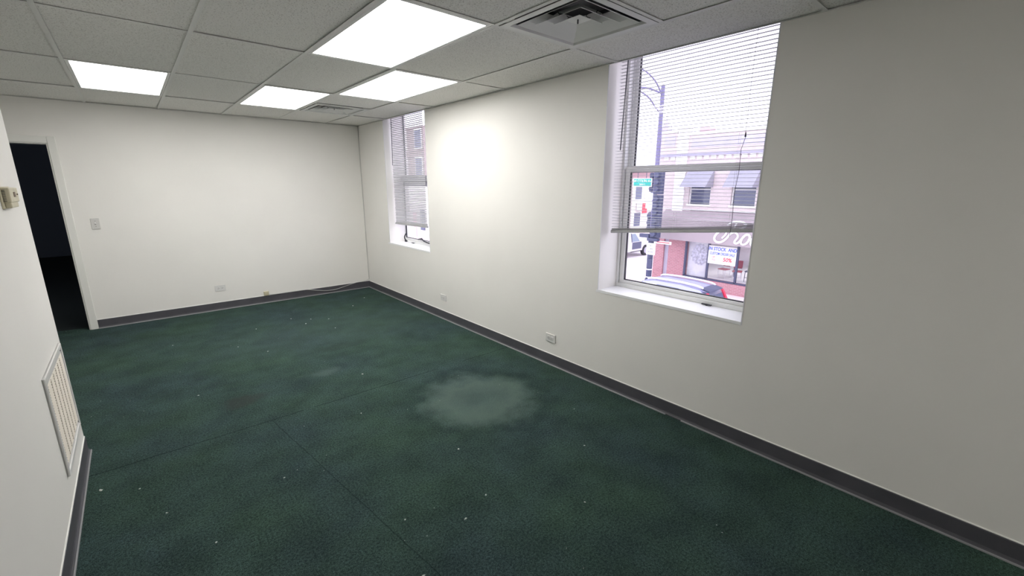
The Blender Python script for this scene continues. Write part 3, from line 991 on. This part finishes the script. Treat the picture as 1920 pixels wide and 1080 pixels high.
for a, b in wins:
    fr = MB()
    fr.box(XF0 + 0.10, XF0 + 0.16, b, b + 0.06, 0.64, 2.15)
    fr.box(XF0 + 0.10, XF0 + 0.16, a - 0.06, a, 0.64, 2.15)
    fr.box(XF0 + 0.10, XF0 + 0.16, b + .06, a - .06, 1.36, 1.42)
    fr.box(XF0 - 0.05, XF0 + 0.16, b - 0.06, a + 0.06, 0.56, 0.64)
    wf = fr.build('window', M_STONE, e)
    MB().box(XF0 + 0.16, XF0 + 0.18, b, a, 0.64, 2.15).build('pane', M_DWIN, wf)
    aw = MB()
    aw.loft([[(XF0 - 0.02, b - 0.10, 2.38), (XF0 - 0.02, b - 0.10, 1.50), (XF0 - 0.85, b - 0.10, 1.50)],
             [(XF0 - 0.02, a + 0.10, 2.38), (XF0 - 0.02, a + 0.10, 1.50), (XF0 - 0.85, a + 0.10, 1.50)]], cap=True)
    bm_ = aw
    ao = aw.build('awning', M_AWN, e)
# shop awning band with script lettering
aw = MB()
aw.prism([(XF0 - 0.02, -2.6, 0.30), (XF0 - 0.02, -2.6, -1.24), (21.30, -2.6, -1.21), (21.30, -2.6, -0.05)], (0, 15.2, 0))
shop_awn = aw.build('shop_awning', M_FASC, e)
def script_stroke(pts, r):
    P = smooth_path([(21.275, y, z) for y, z in pts], 5)
    m = MB()
    n = len(P)
    rings = []
    for i, q in enumerate(P):
        a = P[max(0, i - 1)]; b = P[min(n - 1, i + 1)]
        d = (b - a).normalized()
        nn = Vector((1, 0, 0)).cross(d)
        rr = r * (0.72 + 0.28 * math.sin(PI * i / (n - 1)))
        ring = []
        for k in range(8):
            th = 2 * PI * k / 8
            ring.append(q + nn * rr * math.cos(th) + Vector((1, 0, 0)) * 0.022 * math.sin(th))
        rings.append(ring)
    return m.loft(rings)
RO = [
 [(9.198, -0.891), (9.086, -0.763), (9.026, -0.652), (9.056, -0.57), (9.195, -0.549), (9.378, -0.618), (9.521, -0.78), (9.557, -0.946), (9.478, -1.069), (9.323, -1.107), (9.179, -1.06), (9.025, -0.928), (8.881, -0.734), (8.761, -0.535), (8.679, -0.361), (8.619, -0.191), (8.586, -0.08)],
 [(9.0, -0.249), (8.851, -0.134), (8.658, -0.079), (8.439, -0.075), (8.274, -0.106), (8.176, -0.18), (8.231, -0.286), (8.394, -0.401), (8.58, -0.52), (8.79, -0.632)],
 [(8.612, -0.585), (8.515, -0.639), (8.473, -0.739), (8.51, -0.847), (8.587, -0.97), (8.587, -1.054), (8.503, -1.077), (8.4, -1.014), (8.322, -0.912), (8.249, -0.781), (8.146, -0.658), (8.032, -0.628), (7.957, -0.693), (7.947, -0.814), (8.019, -0.975), (8.133, -1.08), (8.25, -1.096), (8.308, -1.025), (8.293, -0.91), (8.249, -0.781)],
 [(8.015, -0.852), (7.927, -0.853), (7.837, -0.804), (7.751, -0.725), (7.677, -0.708), (7.611, -0.782), (7.612, -0.924), (7.691, -1.054), (7.799, -1.107), (7.876, -1.033), (7.862, -0.908), (7.783, -0.778)]]
sm = MB()
for st in RO:
    t = script_stroke(st, 0.052)
    sm.merge(t.bm)
sm.build('script_lettering', M_WHITE, shop_awn)
# rooftop boxes
for (a, b, z0, z1) in ((10.92, 11.42, 3.7, 4.42), (6.2, 7.2, 3.7, 4.5)):
    MB().bbox(XF0 + 1.2, XF0 + 1.9, a * 1.03, b * 1.03, z0, z1 + 0.1, 0.02).build('chimney', M_PINK, e)
# storefront glazing
sf = MB()
mulls = [11.27, 10.06, 8.62, 7.2, 5.8, 4.4, 3.0, 1.6, 0.2, -1.2, -1.95]
for y in mulls:
    sf.box(XF0 - 0.02, XF0 + 0.10, y - 0.045, y + 0.045, -3.13, -1.1)
sf.box(XF0 - 0.02, XF0 + 0.10, -2.0, 11.3, -3.17, -3.09)
sf.build('storefront_frame', M_DPOLE, e)
MB().box(XF0 + 0.03, XF0 + 0.04, -2.0, 11.25, -3.1, -1.1).build('storefront_glass', glass_mat('shop_glass', (0.93, 0.93, 0.95), 0.05), e)
MB().box(XF0 - 0.10, XF0 + 0.02, -3.0, 11.3, ZS, -3.17).build('bulkhead', M_REDBR, e)
MB().box(XF0 + 0.35, 27.5, -2.5, 12.5, ZS, -3.12).build('shop_floor', M_WHITE, e)
MB().box(27.5, 27.6, -2.5, 12.5, ZS, 0.0).build('shop_back_wall', mat('shop_wall', (0.725, 0.681, 0.725), 0.8, 0.15, 0.8), e)
MB().box(XF0 + 0.35, 27.5, -2.5, 12.5, -0.7, -0.6).build('shop_ceiling', M_SLATE, e)
MB().box(XF0 + 0.16, XF0 + 0.20, 10.11, 11.18, -3.1, -1.15).build('window_backdrop', mat('pale_backdrop', (0.860, 0.860, 0.860), 0.8, 0.10, 3), e)
# downpipe niche between the brick piers
MB().box(XF0 + 0.12, XF0 + 0.2, 12.27, 12.56, -3.5, -0.6).build('door_panel', M_SLATE, e)
# pale figure of a lattice on the left storefront pane: plain grey ring of short petals
pet = MB()
r_ = random.Random(5)
for ring, n, rad in ((0, 7, 0.13), (1, 11, 0.27), (2, 15, 0.41)):
    for k in range(n):
        a = 2 * PI * k / n + ring * 0.3
        cy, cz = 10.55 + rad * math.cos(a) * 0.92, -1.93 + rad * math.sin(a) * 1.15
        pet.sphere((XF0 + 0.16, cy, cz), 0.085 + 0.03 * r_.random(), 10, (0.3, 1, 1))
pet.build('window_wreath', mat('grey_ornament', (0.609, 0.609, 0.681), 0.7, 0.45, 9), e)

# sale sign hung in the storefront window
e = empty('sale_sign', (XF0 - 0.05, 9.34, -1.80), 'white hand-lettered sale sign in blue and red on the shop window', 'sign')
MB().bbox(XF0 - 0.055, XF0 - 0.035, 8.66, 10.03, -2.27, -1.36, 0.004).build('board', M_WHITE, e)
RT = (PI / 2, 0, -PI / 2)
text_mesh('lettering', 'IN STOCK  AND', 0.235, M_BLUEP, e, (XF0 - 0.058, 9.345, -1.52), RT, 0.003, 0.80, 1.0, 0.1, 0.005)
text_mesh('lettering', 'CUSTOM ORDER SALE', 0.185, M_BLUEP, e, (XF0 - 0.058, 9.345, -1.75), RT, 0.003, 0.66, 1.0, 0.1, 0.003)
text_mesh('lettering', 'UP', 0.13, M_RED, e, (XF0 - 0.058, 9.76, -1.94), RT, 0.003, 1.0, 1.0, 0.1)
text_mesh('lettering', 'TO', 0.13, M_RED, e, (XF0 - 0.058, 9.74, -2.08), RT, 0.003, 1.0, 1.0, 0.1)
text_mesh('lettering', '50%', 0.27, M_RED, e, (XF0 - 0.058, 9.06, -2.02), RT, 0.003, 0.95, 1.0, 0.1, 0.006)

MB().box(23.2, 25.2, 7.2, 10.2, -0.74, -0.70).build('shop_fill_panel', mat('shop_fill_glow', (1, 1, 1), 0.5, emit=(1, 0.97, 0.95), estr=4.0), e)  # glowing sheet added under the shop ceiling to brighten the shop floor
# cafe style chairs inside the shop
M_CHW = mat('white_chair_metal', (0.86, 0.86, 0.88), 0.4)
M_CHR = mat('red_cushion', (0.42, 0.05, 0.08), 0.6)
M_CHB = mat('dark_blue_cushion', (0.03, 0.04, 0.10), 0.6)
ZF = -3.12
def chair(x, y, rz, mback, mframe, label, s=1.0):
    e = empty('dining_chair', (x, y, ZF), label, 'chair', 'chairs in the shop window')
    R = Matrix.Translation((x, y, ZF)) @ Matrix.Rotation(rz, 4, 'Z') @ Matrix.Scale(s, 4)
    def put(m, name, mt):
        m.bm.transform(R)
        return m.build(name, mt, e)
    put(MB().bbox(-0.22, 0.22, -0.22, 0.22, 0.43, 0.48, 0.015), 'seat', mback)
    put(MB().bbox(-0.21, 0.21, 0.19, 0.225, 0.58, 0.98, 0.03), 'backrest', mback)
    for sx in (-1, 1):
        put(MB().cyl((sx * 0.20, -0.20, 0), (sx * 0.19, -0.19, 0.44), 0.014), 'leg', mframe)
        put(MB().tube([(sx * 0.20, 0.24, 0), (sx * 0.19, 0.20, 0.45), (sx * 0.19, 0.22, 0.96)], 0.014), 'leg', mframe)
    put(MB().box(-0.19, 0.19, -0.205, -0.195, 0.18, 0.20), 'stretcher', mframe)
    put(MB().box(-0.19, 0.19, 0.205, 0.215, 0.18, 0.20), 'stretcher', mframe)
chair(22.9, 9.60, -PI / 2 - .2, M_CHR, M_CHW, 'white chair with dark red seat directly under the sale sign')
chair(22.8, 8.90, -PI / 2 + .3, M_CHR, M_CHW, 'white chair with red oval back, right of the sale sign centre')
chair(22.9, 8.25, -PI / 2, M_CHB, M_CHB, 'tall dark blue chair behind the storefront mullion', 1.15)
chair(23.9, 7.70, -PI / 2, M_CHR, M_CHW, 'red high-backed chair at the edge of the shop window', 1.3)
e = empty('round_table', (23.6, 9.35, ZF), 'small dark round table among the shop chairs', 'table')
MB().cyl((23.6, 9.35, ZF + 0.71), (23.6, 9.35, ZF + 0.75), 0.36, None, 24).build('tabletop', M_DPOLE, e)
MB().cyl((23.6, 9.35, ZF), (23.6, 9.35, ZF + 0.71), 0.04).build('pedestal', M_DPOLE, e)
# small red and white sign above the sidewalk by the building corner
e = empty('banner_sign', (21.2, 12.3, -1.42), 'narrow white sign edged in red projecting at the corner of the shop', 'sign')
MB().bbox(21.20, 21.24, 11.75, 12.75, -1.49, -1.33, 0.01).build('board', M_WHITE, e)
MB().box(21.192, 21.20, 11.85, 12.6, -1.42, -1.38).build('stripe', M_RED, e)

# ---- light pole with arms, signals and signs at the street corner
PX, PY = 20.0, 12.2
e = empty('street_light', (PX, PY, ZS), 'tall blue-grey street light pole with curved arms, signals and signs', 'street light')
MB().cyl((PX, PY, ZS), (PX, PY, 6.15), 0.125, 0.095, 14).sphere((PX, PY, 6.15), 0.10, 12).build('pole', M_POLE, e, smooth=False)
MB().cyl((PX, PY, ZS), (PX, PY, ZS + 0.5), 0.22, 0.18, 14).build('base', M_DPOLE, e)
MB().tube(smooth_path([(PX - 0.05, PY, 5.75), (PX - 0.45, PY, 6.12), (PX - 0.90, PY, 6.38), (PX - 1.55, PY, 6.58), (PX - 2.2, PY, 6.64), (PX - 3.2, PY, 6.62)]), 0.035).build('arm', M_POLE, e)
MB().tube(smooth_path([(PX - 0.05, PY, 5.83), (PX - 0.6, PY, 5.88), (PX - 1.2, PY, 5.91), (PX - 1.9, PY, 5.86)]), 0.045).build('arm', M_POLE, e)
MB().tube(smooth_path([(PX - 0.05, PY, 4.95), (PX - 0.5, PY, 5.14), (PX - 0.9, PY, 5.40), (PX - 1.3, PY, 5.57), (PX - 1.9, PY, 5.69), (PX - 2.8, PY, 5.72)]), 0.035).build('arm', M_POLE, e)
MB().cyl((PX - 1.84, PY, 5.66), (PX - 1.84, PY, 5.88), 0.02).build('arm_brace', M_POLE, e)
MB().bbox(PX - 3.9, PX - 3.1, PY - 0.14, PY + 0.14, 6.52, 6.68, 0.05).build('lamp_head', M_POLE, e)
# street name sign hanging from a short mast arm
MB().cyl((PX, PY, 2.30), (PX, PY + 2.2, 2.42), 0.035).build('mast_arm', M_DPOLE, e)
MB().cyl((PX, PY + 0.55, 1.9), (PX, PY + 0.55, 2.35), 0.015).cyl((PX, PY + 1.05, 1.9), (PX, PY + 1.05, 2.38), 0.015).build('hanger', M_DPOLE, e)
fr = MB().bbox(PX - 0.03, PX + 0.03, PY + 0.20, PY + 1.30, 1.50, 1.93, 0.01).build('street_name_sign', M_WHITE, e)
MB().box(PX - 0.034, PX + 0.034, PY + 0.24, PY + 1.26, 1.54, 1.89).build('sign_face', M_GREEN, fr)
text_mesh('lettering', 'W COLIN Av', 0.19, M_WHITE, e, (PX - 0.037, PY + 0.75, 1.78), RT, 0.003, 0.95, 1.0)
text_mesh('lettering', '2800 S', 0.13, M_WHITE, e, (PX - 0.037, PY + 0.75, 1.61), RT, 0.003, 1.0, 1.0)
# signal heads
def signal(y, z, x, nm='traffic_signal', w_=0.34, h_=1.05):
    m = MB()
    m.bbox(x - 0.12, x + 0.12, y - w_ / 2, y + w_ / 2, z - h_ / 2, z + h_ / 2, 0.02)
    for k in (-1, 0, 1):
        m.tube([(x - 0.12, y, z + k * 0.33), (x - 0.28, y, z + k * 0.33 + 0.03)], 0.12, 12)
    return m.build(nm, M_DPOLE, e)
signal(PY - 0.22, 1.70, PX - 0.05, w_=0.46, h_=1.12)
signal(PY - 0.22, 0.56, PX - 0.02, w_=0.46, h_=1.10)
signal(PY - 0.22, -0.52, PX - 0.02, w_=0.46, h_=1.00)
signal(PY + 0.30, 1.72, PX + 0.35, w_=0.40, h_=0.95)
signal(PY + 0.26, -0.30, PX + 0.30, w_=0.36, h_=1.00)
MB().bbox(PX - 0.10, PX + 0.02, PY + 0.03, PY + 0.48, 0.86, 1.20, 0.01).build('signal_sign', M_WHITE, e)
MB().bbox(PX - 0.10, PX + 0.02, PY + 0.03, PY + 0.42, 0.42, 0.76, 0.01).build('signal_sign', M_WHITE, e)
MB().bbox(PX - 0.2, PX + 0.05, PY - 0.45, PY + 0.15, -1.20, -1.04, 0.02).build('pedestrian_signal', M_DPOLE, e)
MB().bbox(PX - 0.2, PX + 0.05, PY + 0.05, PY + 0.60, -1.05, -0.86, 0.02).build('pedestrian_signal', M_DPOLE, e)
MB().cyl((PX, PY, ZS + 0.3), (PX, PY, -0.9), 0.145, 0.14, 14).build('pole_sleeve', M_DPOLE, e)
ns = MB().bbox(PX - 0.20, PX - 0.17, PY - 0.38, PY + 0.13, -1.90, -1.30, 0.02).build('regulatory_sign', M_WHITE, e)
for k, s_ in enumerate(('NO', 'TURN', 'ON RED')):
    text_mesh('lettering', s_, 0.13, M_BLACK, e, (PX - 0.203, PY - 0.125, -1.43 - 0.165 * k), RT, 0.002, 0.8)
MB().cyl((PX, PY, -2.72), (PX, PY, -2.66), 0.152).build('band', M_WHITE, e)
MB().cyl((PX, PY, -3.12), (PX, PY, -3.07), 0.154).build('band', M_WHITE, e)
MB().bbox(PX - 0.18, PX - 0.11, PY - 0.22, PY + 0.05, -2.62, -2.12, 0.02).build('push_button_box', M_DPOLE, e)

# ---- vehicles
M_SUV = mat('silver_blue_car_paint', (0.435, 0.450, 0.580), 0.25, metal=0.3)
M_ROOF = mat('dark_car_roof', (0.319, 0.319, 0.478), 0.3)
M_CHROME = mat('bright_rail', (0.85, 0.84, 0.88), 0.25, metal=0.4)
M_TYRE = mat('tyre', (0.03, 0.03, 0.04), 0.8)
M_TAIL = mat('tail_lamp_red', (0.75, 0.05, 0.10), 0.3)
M_TRUCKW = mat('white_truck_paint', (0.82, 0.80, 0.84), 0.35)
M_TRUCKD = mat('dark_blue_door_paint', (0.10, 0.11, 0.20), 0.4)
def vehicle(name, label, cat, origin, heading, parts):
    """parts: list of (MB in local space [x forward, y left, z up], name, material, parent index or None)"""
    e = empty(name, origin, label, cat)
    R = Matrix.Translation(origin) @ Matrix.Rotation(heading, 4, 'Z')
    made = []
    for m, nm, mt in parts:
        m.bm.transform(R)
        made.append(m.build(nm, mt, e))
    return e
def side_prism(prof, w0, w1=None, ztaper=None):
    """side profile (x,z) extruded across, optional width function"""
    m = MB()
    def wd(z):
        return w0 if w1 is None else w0 + (w1 - w0) * max(0, min(1, (z - ztaper[0]) / (ztaper[1] - ztaper[0])))
    m.loft([[(x, -wd(z), z) for x, z in prof], [(x, wd(z), z) for x, z in prof]])
    return m
def wheel(x, y, r, side):
    m = MB()
    m.cyl((x, y - 0.11, r), (x, y + 0.11, r), r, None, 24)
    return m
def hub(x, y, r, side):
    return MB().cyl((x, y + side * 0.112, r), (x, y + side * 0.125, r), r * 0.58, r * 0.5, 16)
# SUV heading +y; local x forward -> +y
body = [(-2.25, 0.45), (-2.30, 0.70), (-2.22, 1.08), (1.15, 1.08), (2.05, 0.95), (2.28, 0.75), (2.30, 0.40), (1.95, 0.30), (-2.0, 0.30)]
gh = [(-2.20, 1.06), (-2.02, 1.58), (-1.72, 1.80), (-1.0, 1.87), (0.1, 1.86), (0.55, 1.78), (1.30, 1.06)]
roof = [(-1.98, 1.76), (-1.70, 1.83), (-1.0, 1.895), (0.1, 1.885), (0.55, 1.80), (0.45, 1.77), (0.0, 1.84), (-1.0, 1.85), (-1.70, 1.77)]
parts = [(side_prism(body, 0.93), 'body', M_SUV),
         (side_prism(gh, 0.86, 0.55, (1.06, 1.87)), 'greenhouse', M_SUV),
         (side_prism(roof, 0.53), 'roof', M_ROOF)]
def wy(z): return 0.86 + (0.55 - 0.86) * (z - 1.06) / 0.81
def sidewin(x0, x1, z0, z1, cut0=0, cut1=0):
    m = MB()
    for s in (-1, 1):
        pts = [(x0, s * (wy(z0) + 0.006), z0), (x1, s * (wy(z0) + 0.006), z0), (x1 - cut1, s * (wy(z1) + 0.006), z1), (x0 + cut0, s * (wy(z1) + 0.006), z1)]
        m.prism(pts, (0, -s * 0.012, 0))
    return m
parts += [(sidewin(0.02, 1.06, 1.12, 1.70, 0, 0.62), 'side_window', M_DWIN), (sidewin(-0.95, -0.06, 1.12, 1.74), 'side_window', M_DWIN), (sidewin(-1.95, -1.03, 1.15, 1.72, 0.15, 0), 'side_window', M_DWIN)]
parts += [(MB().prism([(-2.215, -0.62, 1.14), (-2.215, 0.62, 1.14), (-2.035, 0.50, 1.62), (-2.035, -0.50, 1.62)], (-0.012, 0, 0)), 'rear_window', M_DWIN)]
parts += [(MB().prism([(1.25, -0.74, 1.13), (1.25, 0.74, 1.13), (0.62, 0.52, 1.74), (0.62, -0.52, 1.74)], (0.012, 0, 0.012)), 'windscreen', M_DWIN)]
for s in (-1, 1):
    parts.append((MB().tube(smooth_path([(-1.80, s * 0.47, 1.86), (-1.5, s * 0.47, 1.93), (-0.6, s * 0.47, 1.96), (0.2, s * 0.47, 1.93), (0.42, s * 0.47, 1.87)]), 0.038, 8), 'roof_rail', M_CHROME))
    parts.append((MB().prism([(-2.24, s * 0.70, 1.05), (-2.24, s * 0.86, 1.05), (-1.98, s * 0.63, 1.74), (-1.98, s * 0.52, 1.74)], (-0.06, 0, 0)), 'tail_lamp', M_TAIL))
    parts.append((MB().prism([(1.13, s * 0.84, 1.10), (0.98, s * 0.86, 1.10), (0.98, s * 0.99, 1.13), (0.98, s * 0.99, 1.24), (1.05, s * 0.86, 1.24)], (-0.05, 0, 0)), 'door_mirror', M_SUV))
    for xx in (-1.42, 1.45):
        parts.append((wheel(xx, s * 0.86, 0.36, s), 'wheel', M_TYRE))
        parts.append((hub(xx, s * 0.86, 0.36, s), 'hubcap', M_CHROME))
parts.append((MB().prism([(-2.06, -0.50, 1.80), (-2.06, 0.50, 1.80), (-1.72, 0.50, 1.875), (-1.72, -0.50, 1.875)], (0, 0, -0.03)), 'spoiler', M_DPOLE))
for s in (-1, 1):
    parts.append((MB().prism([(-0.02, s * 0.872, 1.10), (1.16, s * 0.872, 1.10), (0.42, s * 0.618, 1.735), (-0.02, s * 0.605, 1.765)], (0, s * 0.004, 0)), 'window_trim', M_CHROME))
vehicle('suv', 'silver-grey estate car with roof rails and red tail lamps in the street below', 'car', (15.42, 8.70, ZR), PI / 2, parts)

# pickup truck heading +x
tb = [(-2.7, 0.55), (-2.75, 1.15), (-0.55, 1.15), (-0.50, 1.15), (0.95, 1.15), (2.45, 1.08), (2.60, 0.95), (2.62, 0.55), (2.2, 0.45), (-2.5, 0.45)]
cab = [(-0.62, 1.13), (-0.55, 1.80), (-0.40, 1.86), (0.45, 1.86), (0.62, 1.80), (1.22, 1.13)]
parts = [(side_prism(tb, 0.95), 'body', M_TRUCKW), (side_prism(cab, 0.90, 0.76, (1.13, 1.86)), 'cab', M_TRUCKW)]
def wy(z): return 0.90 + (0.76 - 0.90) * (z - 1.13) / 0.73
parts.append((sidewin(0.02, 1.00, 1.18, 1.78, 0, 0.50), 'side_window', mat('pale_blue_glass', (0.25, 0.32, 0.42), 0.1)))
for s in (-1, 1):
    parts.append((MB().prism([(-0.08, s * 0.955, 0.62), (1.12, s * 0.955, 0.62), (1.12, s * 0.955, 1.15), (-0.08, s * 0.955, 1.15)], (0, s * 0.012, 0)), 'door', M_TRUCKD))
    parts.append((MB().prism([(-0.10, s * 0.905, 1.12), (0.0, s * 0.905, 1.12), (0.0, s * 0.775, 1.82), (-0.10, s * 0.775, 1.82)], (0, s * 0.012, 0)), 'door_pillar', M_TRUCKD))
    parts.append((MB().box(-0.2, 1.2, s * 0.90 - 0.06, s * 0.90 + 0.08, 0.40, 0.46), 'side_step', M_TYRE))
    for xx in (-1.75, 1.72):
        parts.append((wheel(xx, s * 0.90, 0.42, s), 'wheel', M_TYRE))
        parts.append((hub(xx, s * 0.90, 0.42, s), 'hubcap', M_SLATE))
parts.append((MB().prism([(1.20, -0.80, 1.17), (1.20, 0.80, 1.17), (0.66, 0.70, 1.78), (0.66, -0.70, 1.78)], (0.012, 0, 0.012)), 'windscreen', M_DWIN))
vehicle('pickup_truck', 'white pickup truck with a dark door on the side street', 'truck', (28.55, 19.9, ZR), 0, parts)

# ---- buildings beyond the side street
def block(label, x0, x1, y0, y1, ztop, mwall, rows, cols_x, side='y', wz=1.5, ww=1.2, cornice=True, name='building'):
    e = empty(name, ((x0 + x1) / 2, (y0 + y1) / 2, ZS), label, 'building', None)
    MB().box(x0, x1, y0, y1, ZR, ztop).build('wall', mwall, e)
    if cornice:
        MB().box(x0 - 0.25, x1 + 0.25, y0 - 0.25, y1 + 0.25, ztop - 0.35, ztop).build('cornice', M_STONE, e)
    for z in rows:
        for c in cols_x:
            if side == 'y':
                f = MB().box(c - ww / 2 - 0.1, c + ww / 2 + 0.1, y0 - 0.06, y0 + 0.02, z - 0.1, z + wz + 0.1).build('window', M_STONE, e)
                MB().box(c - ww / 2, c + ww / 2, y0 - 0.08, y0, z, z + wz).build('pane', M_DWIN, f)
            else:
                f = MB().box(x0 - 0.06, x0 + 0.02, c - ww / 2 - 0.1, c + ww / 2 + 0.1, z - 0.1, z + wz + 0.1).build('window', M_STONE, e)
                MB().box(x0 - 0.08, x0, c - ww / 2, c + ww / 2, z, z + wz).build('pane', M_DWIN, f)
    return e
block('far white three-storey shopfront building behind the light pole', 42.2, 47.2, 28.5, 40, 2.3, M_CREAM, [0.0, -3.0], [43.3, 46.3], 'y')
block('low pale pink building with red shopfronts beyond the side street', 48.0, 75, 28.5, 40, 3.6, M_PINK, [0.3, -2.9], [49, 52, 55, 58, 61, 64], 'y')
e = empty('shop_front', (45, 28.0, -1.0), 'far shopfront with a red fascia behind the light pole', 'shop front')
MB().bbox(43.0, 49.8, 27.6, 28.4, -1.25, -0.35, 0.02).build('fascia', M_WHITE, e)
MB().box(42.9, 43.8, 27.55, 27.6, -1.5, -0.4).build('sign_end', M_RED, e)
MB().box(44.2, 49.0, 27.57, 27.6, -0.72, -0.48).build('stripe', M_RED, e)
# brick building beyond, seen through the far window
block('pinkish brown brick building seen through the far window blind', 22.0, 40, 28.3, 75, 7.3, mat('dusky_brown_brick', (0.341, 0.283, 0.268), 0.85, 0.12, 2.0), [2.4, 5.0], [30.5, 33.5, 36.5, 39.5, 42.5, 46, 50, 54], 'x', wz=1.7)
MB().box(21.8, 22.0, 28.3, 75, ZS, 2.0).build('ground_floor_front', M_CREAM, bpy.data.objects['building.002'])
for yy in (34.0, 40.2, 47.0):
    MB().box(21.72, 21.8, yy, yy + 0.55, ZS, -1.2).build('shop_door', M_PINK, bpy.data.objects['building.002'])
    MB().box(21.72, 21.8, yy - 1.7, yy - 0.9, -2.9, -0.9).build('shop_window', M_DWIN, bpy.data.objects['building.002'])
# church tower on the skyline
e = empty('church_tower', (90, 53.4, ZS), 'distant church tower with a pointed spire on the skyline', 'church')
MB().box(89.1, 90.9, 52.5, 54.3, ZR, 13.5).build('tower', M_SLATE, e)
MB().cyl((90, 53.4, 13.5), (90, 53.4, 14.6), 0.80, 0.55, 8).build('belfry', M_SLATE, e)
MB().cyl((90, 53.4, 14.6), (90, 53.4, 15.5), 0.45, 0.10, 8).cyl((90, 53.4, 15.4), (90, 53.4, 16.6), 0.10, 0.05, 6).sphere((90, 53.4, 16.2), 0.22, 8).build('spire', M_SLATE, e)
for (dx, dy) in ((-0.8, -0.8), (0.8, -0.8), (-0.8, 0.8), (0.8, 0.8)):
    MB().cyl((90 + dx, 53.4 + dy, 13.5), (90 + dx, 53.4 + dy, 14.3), 0.14, 0.02, 6).build('pinnacle', M_SLATE, e)
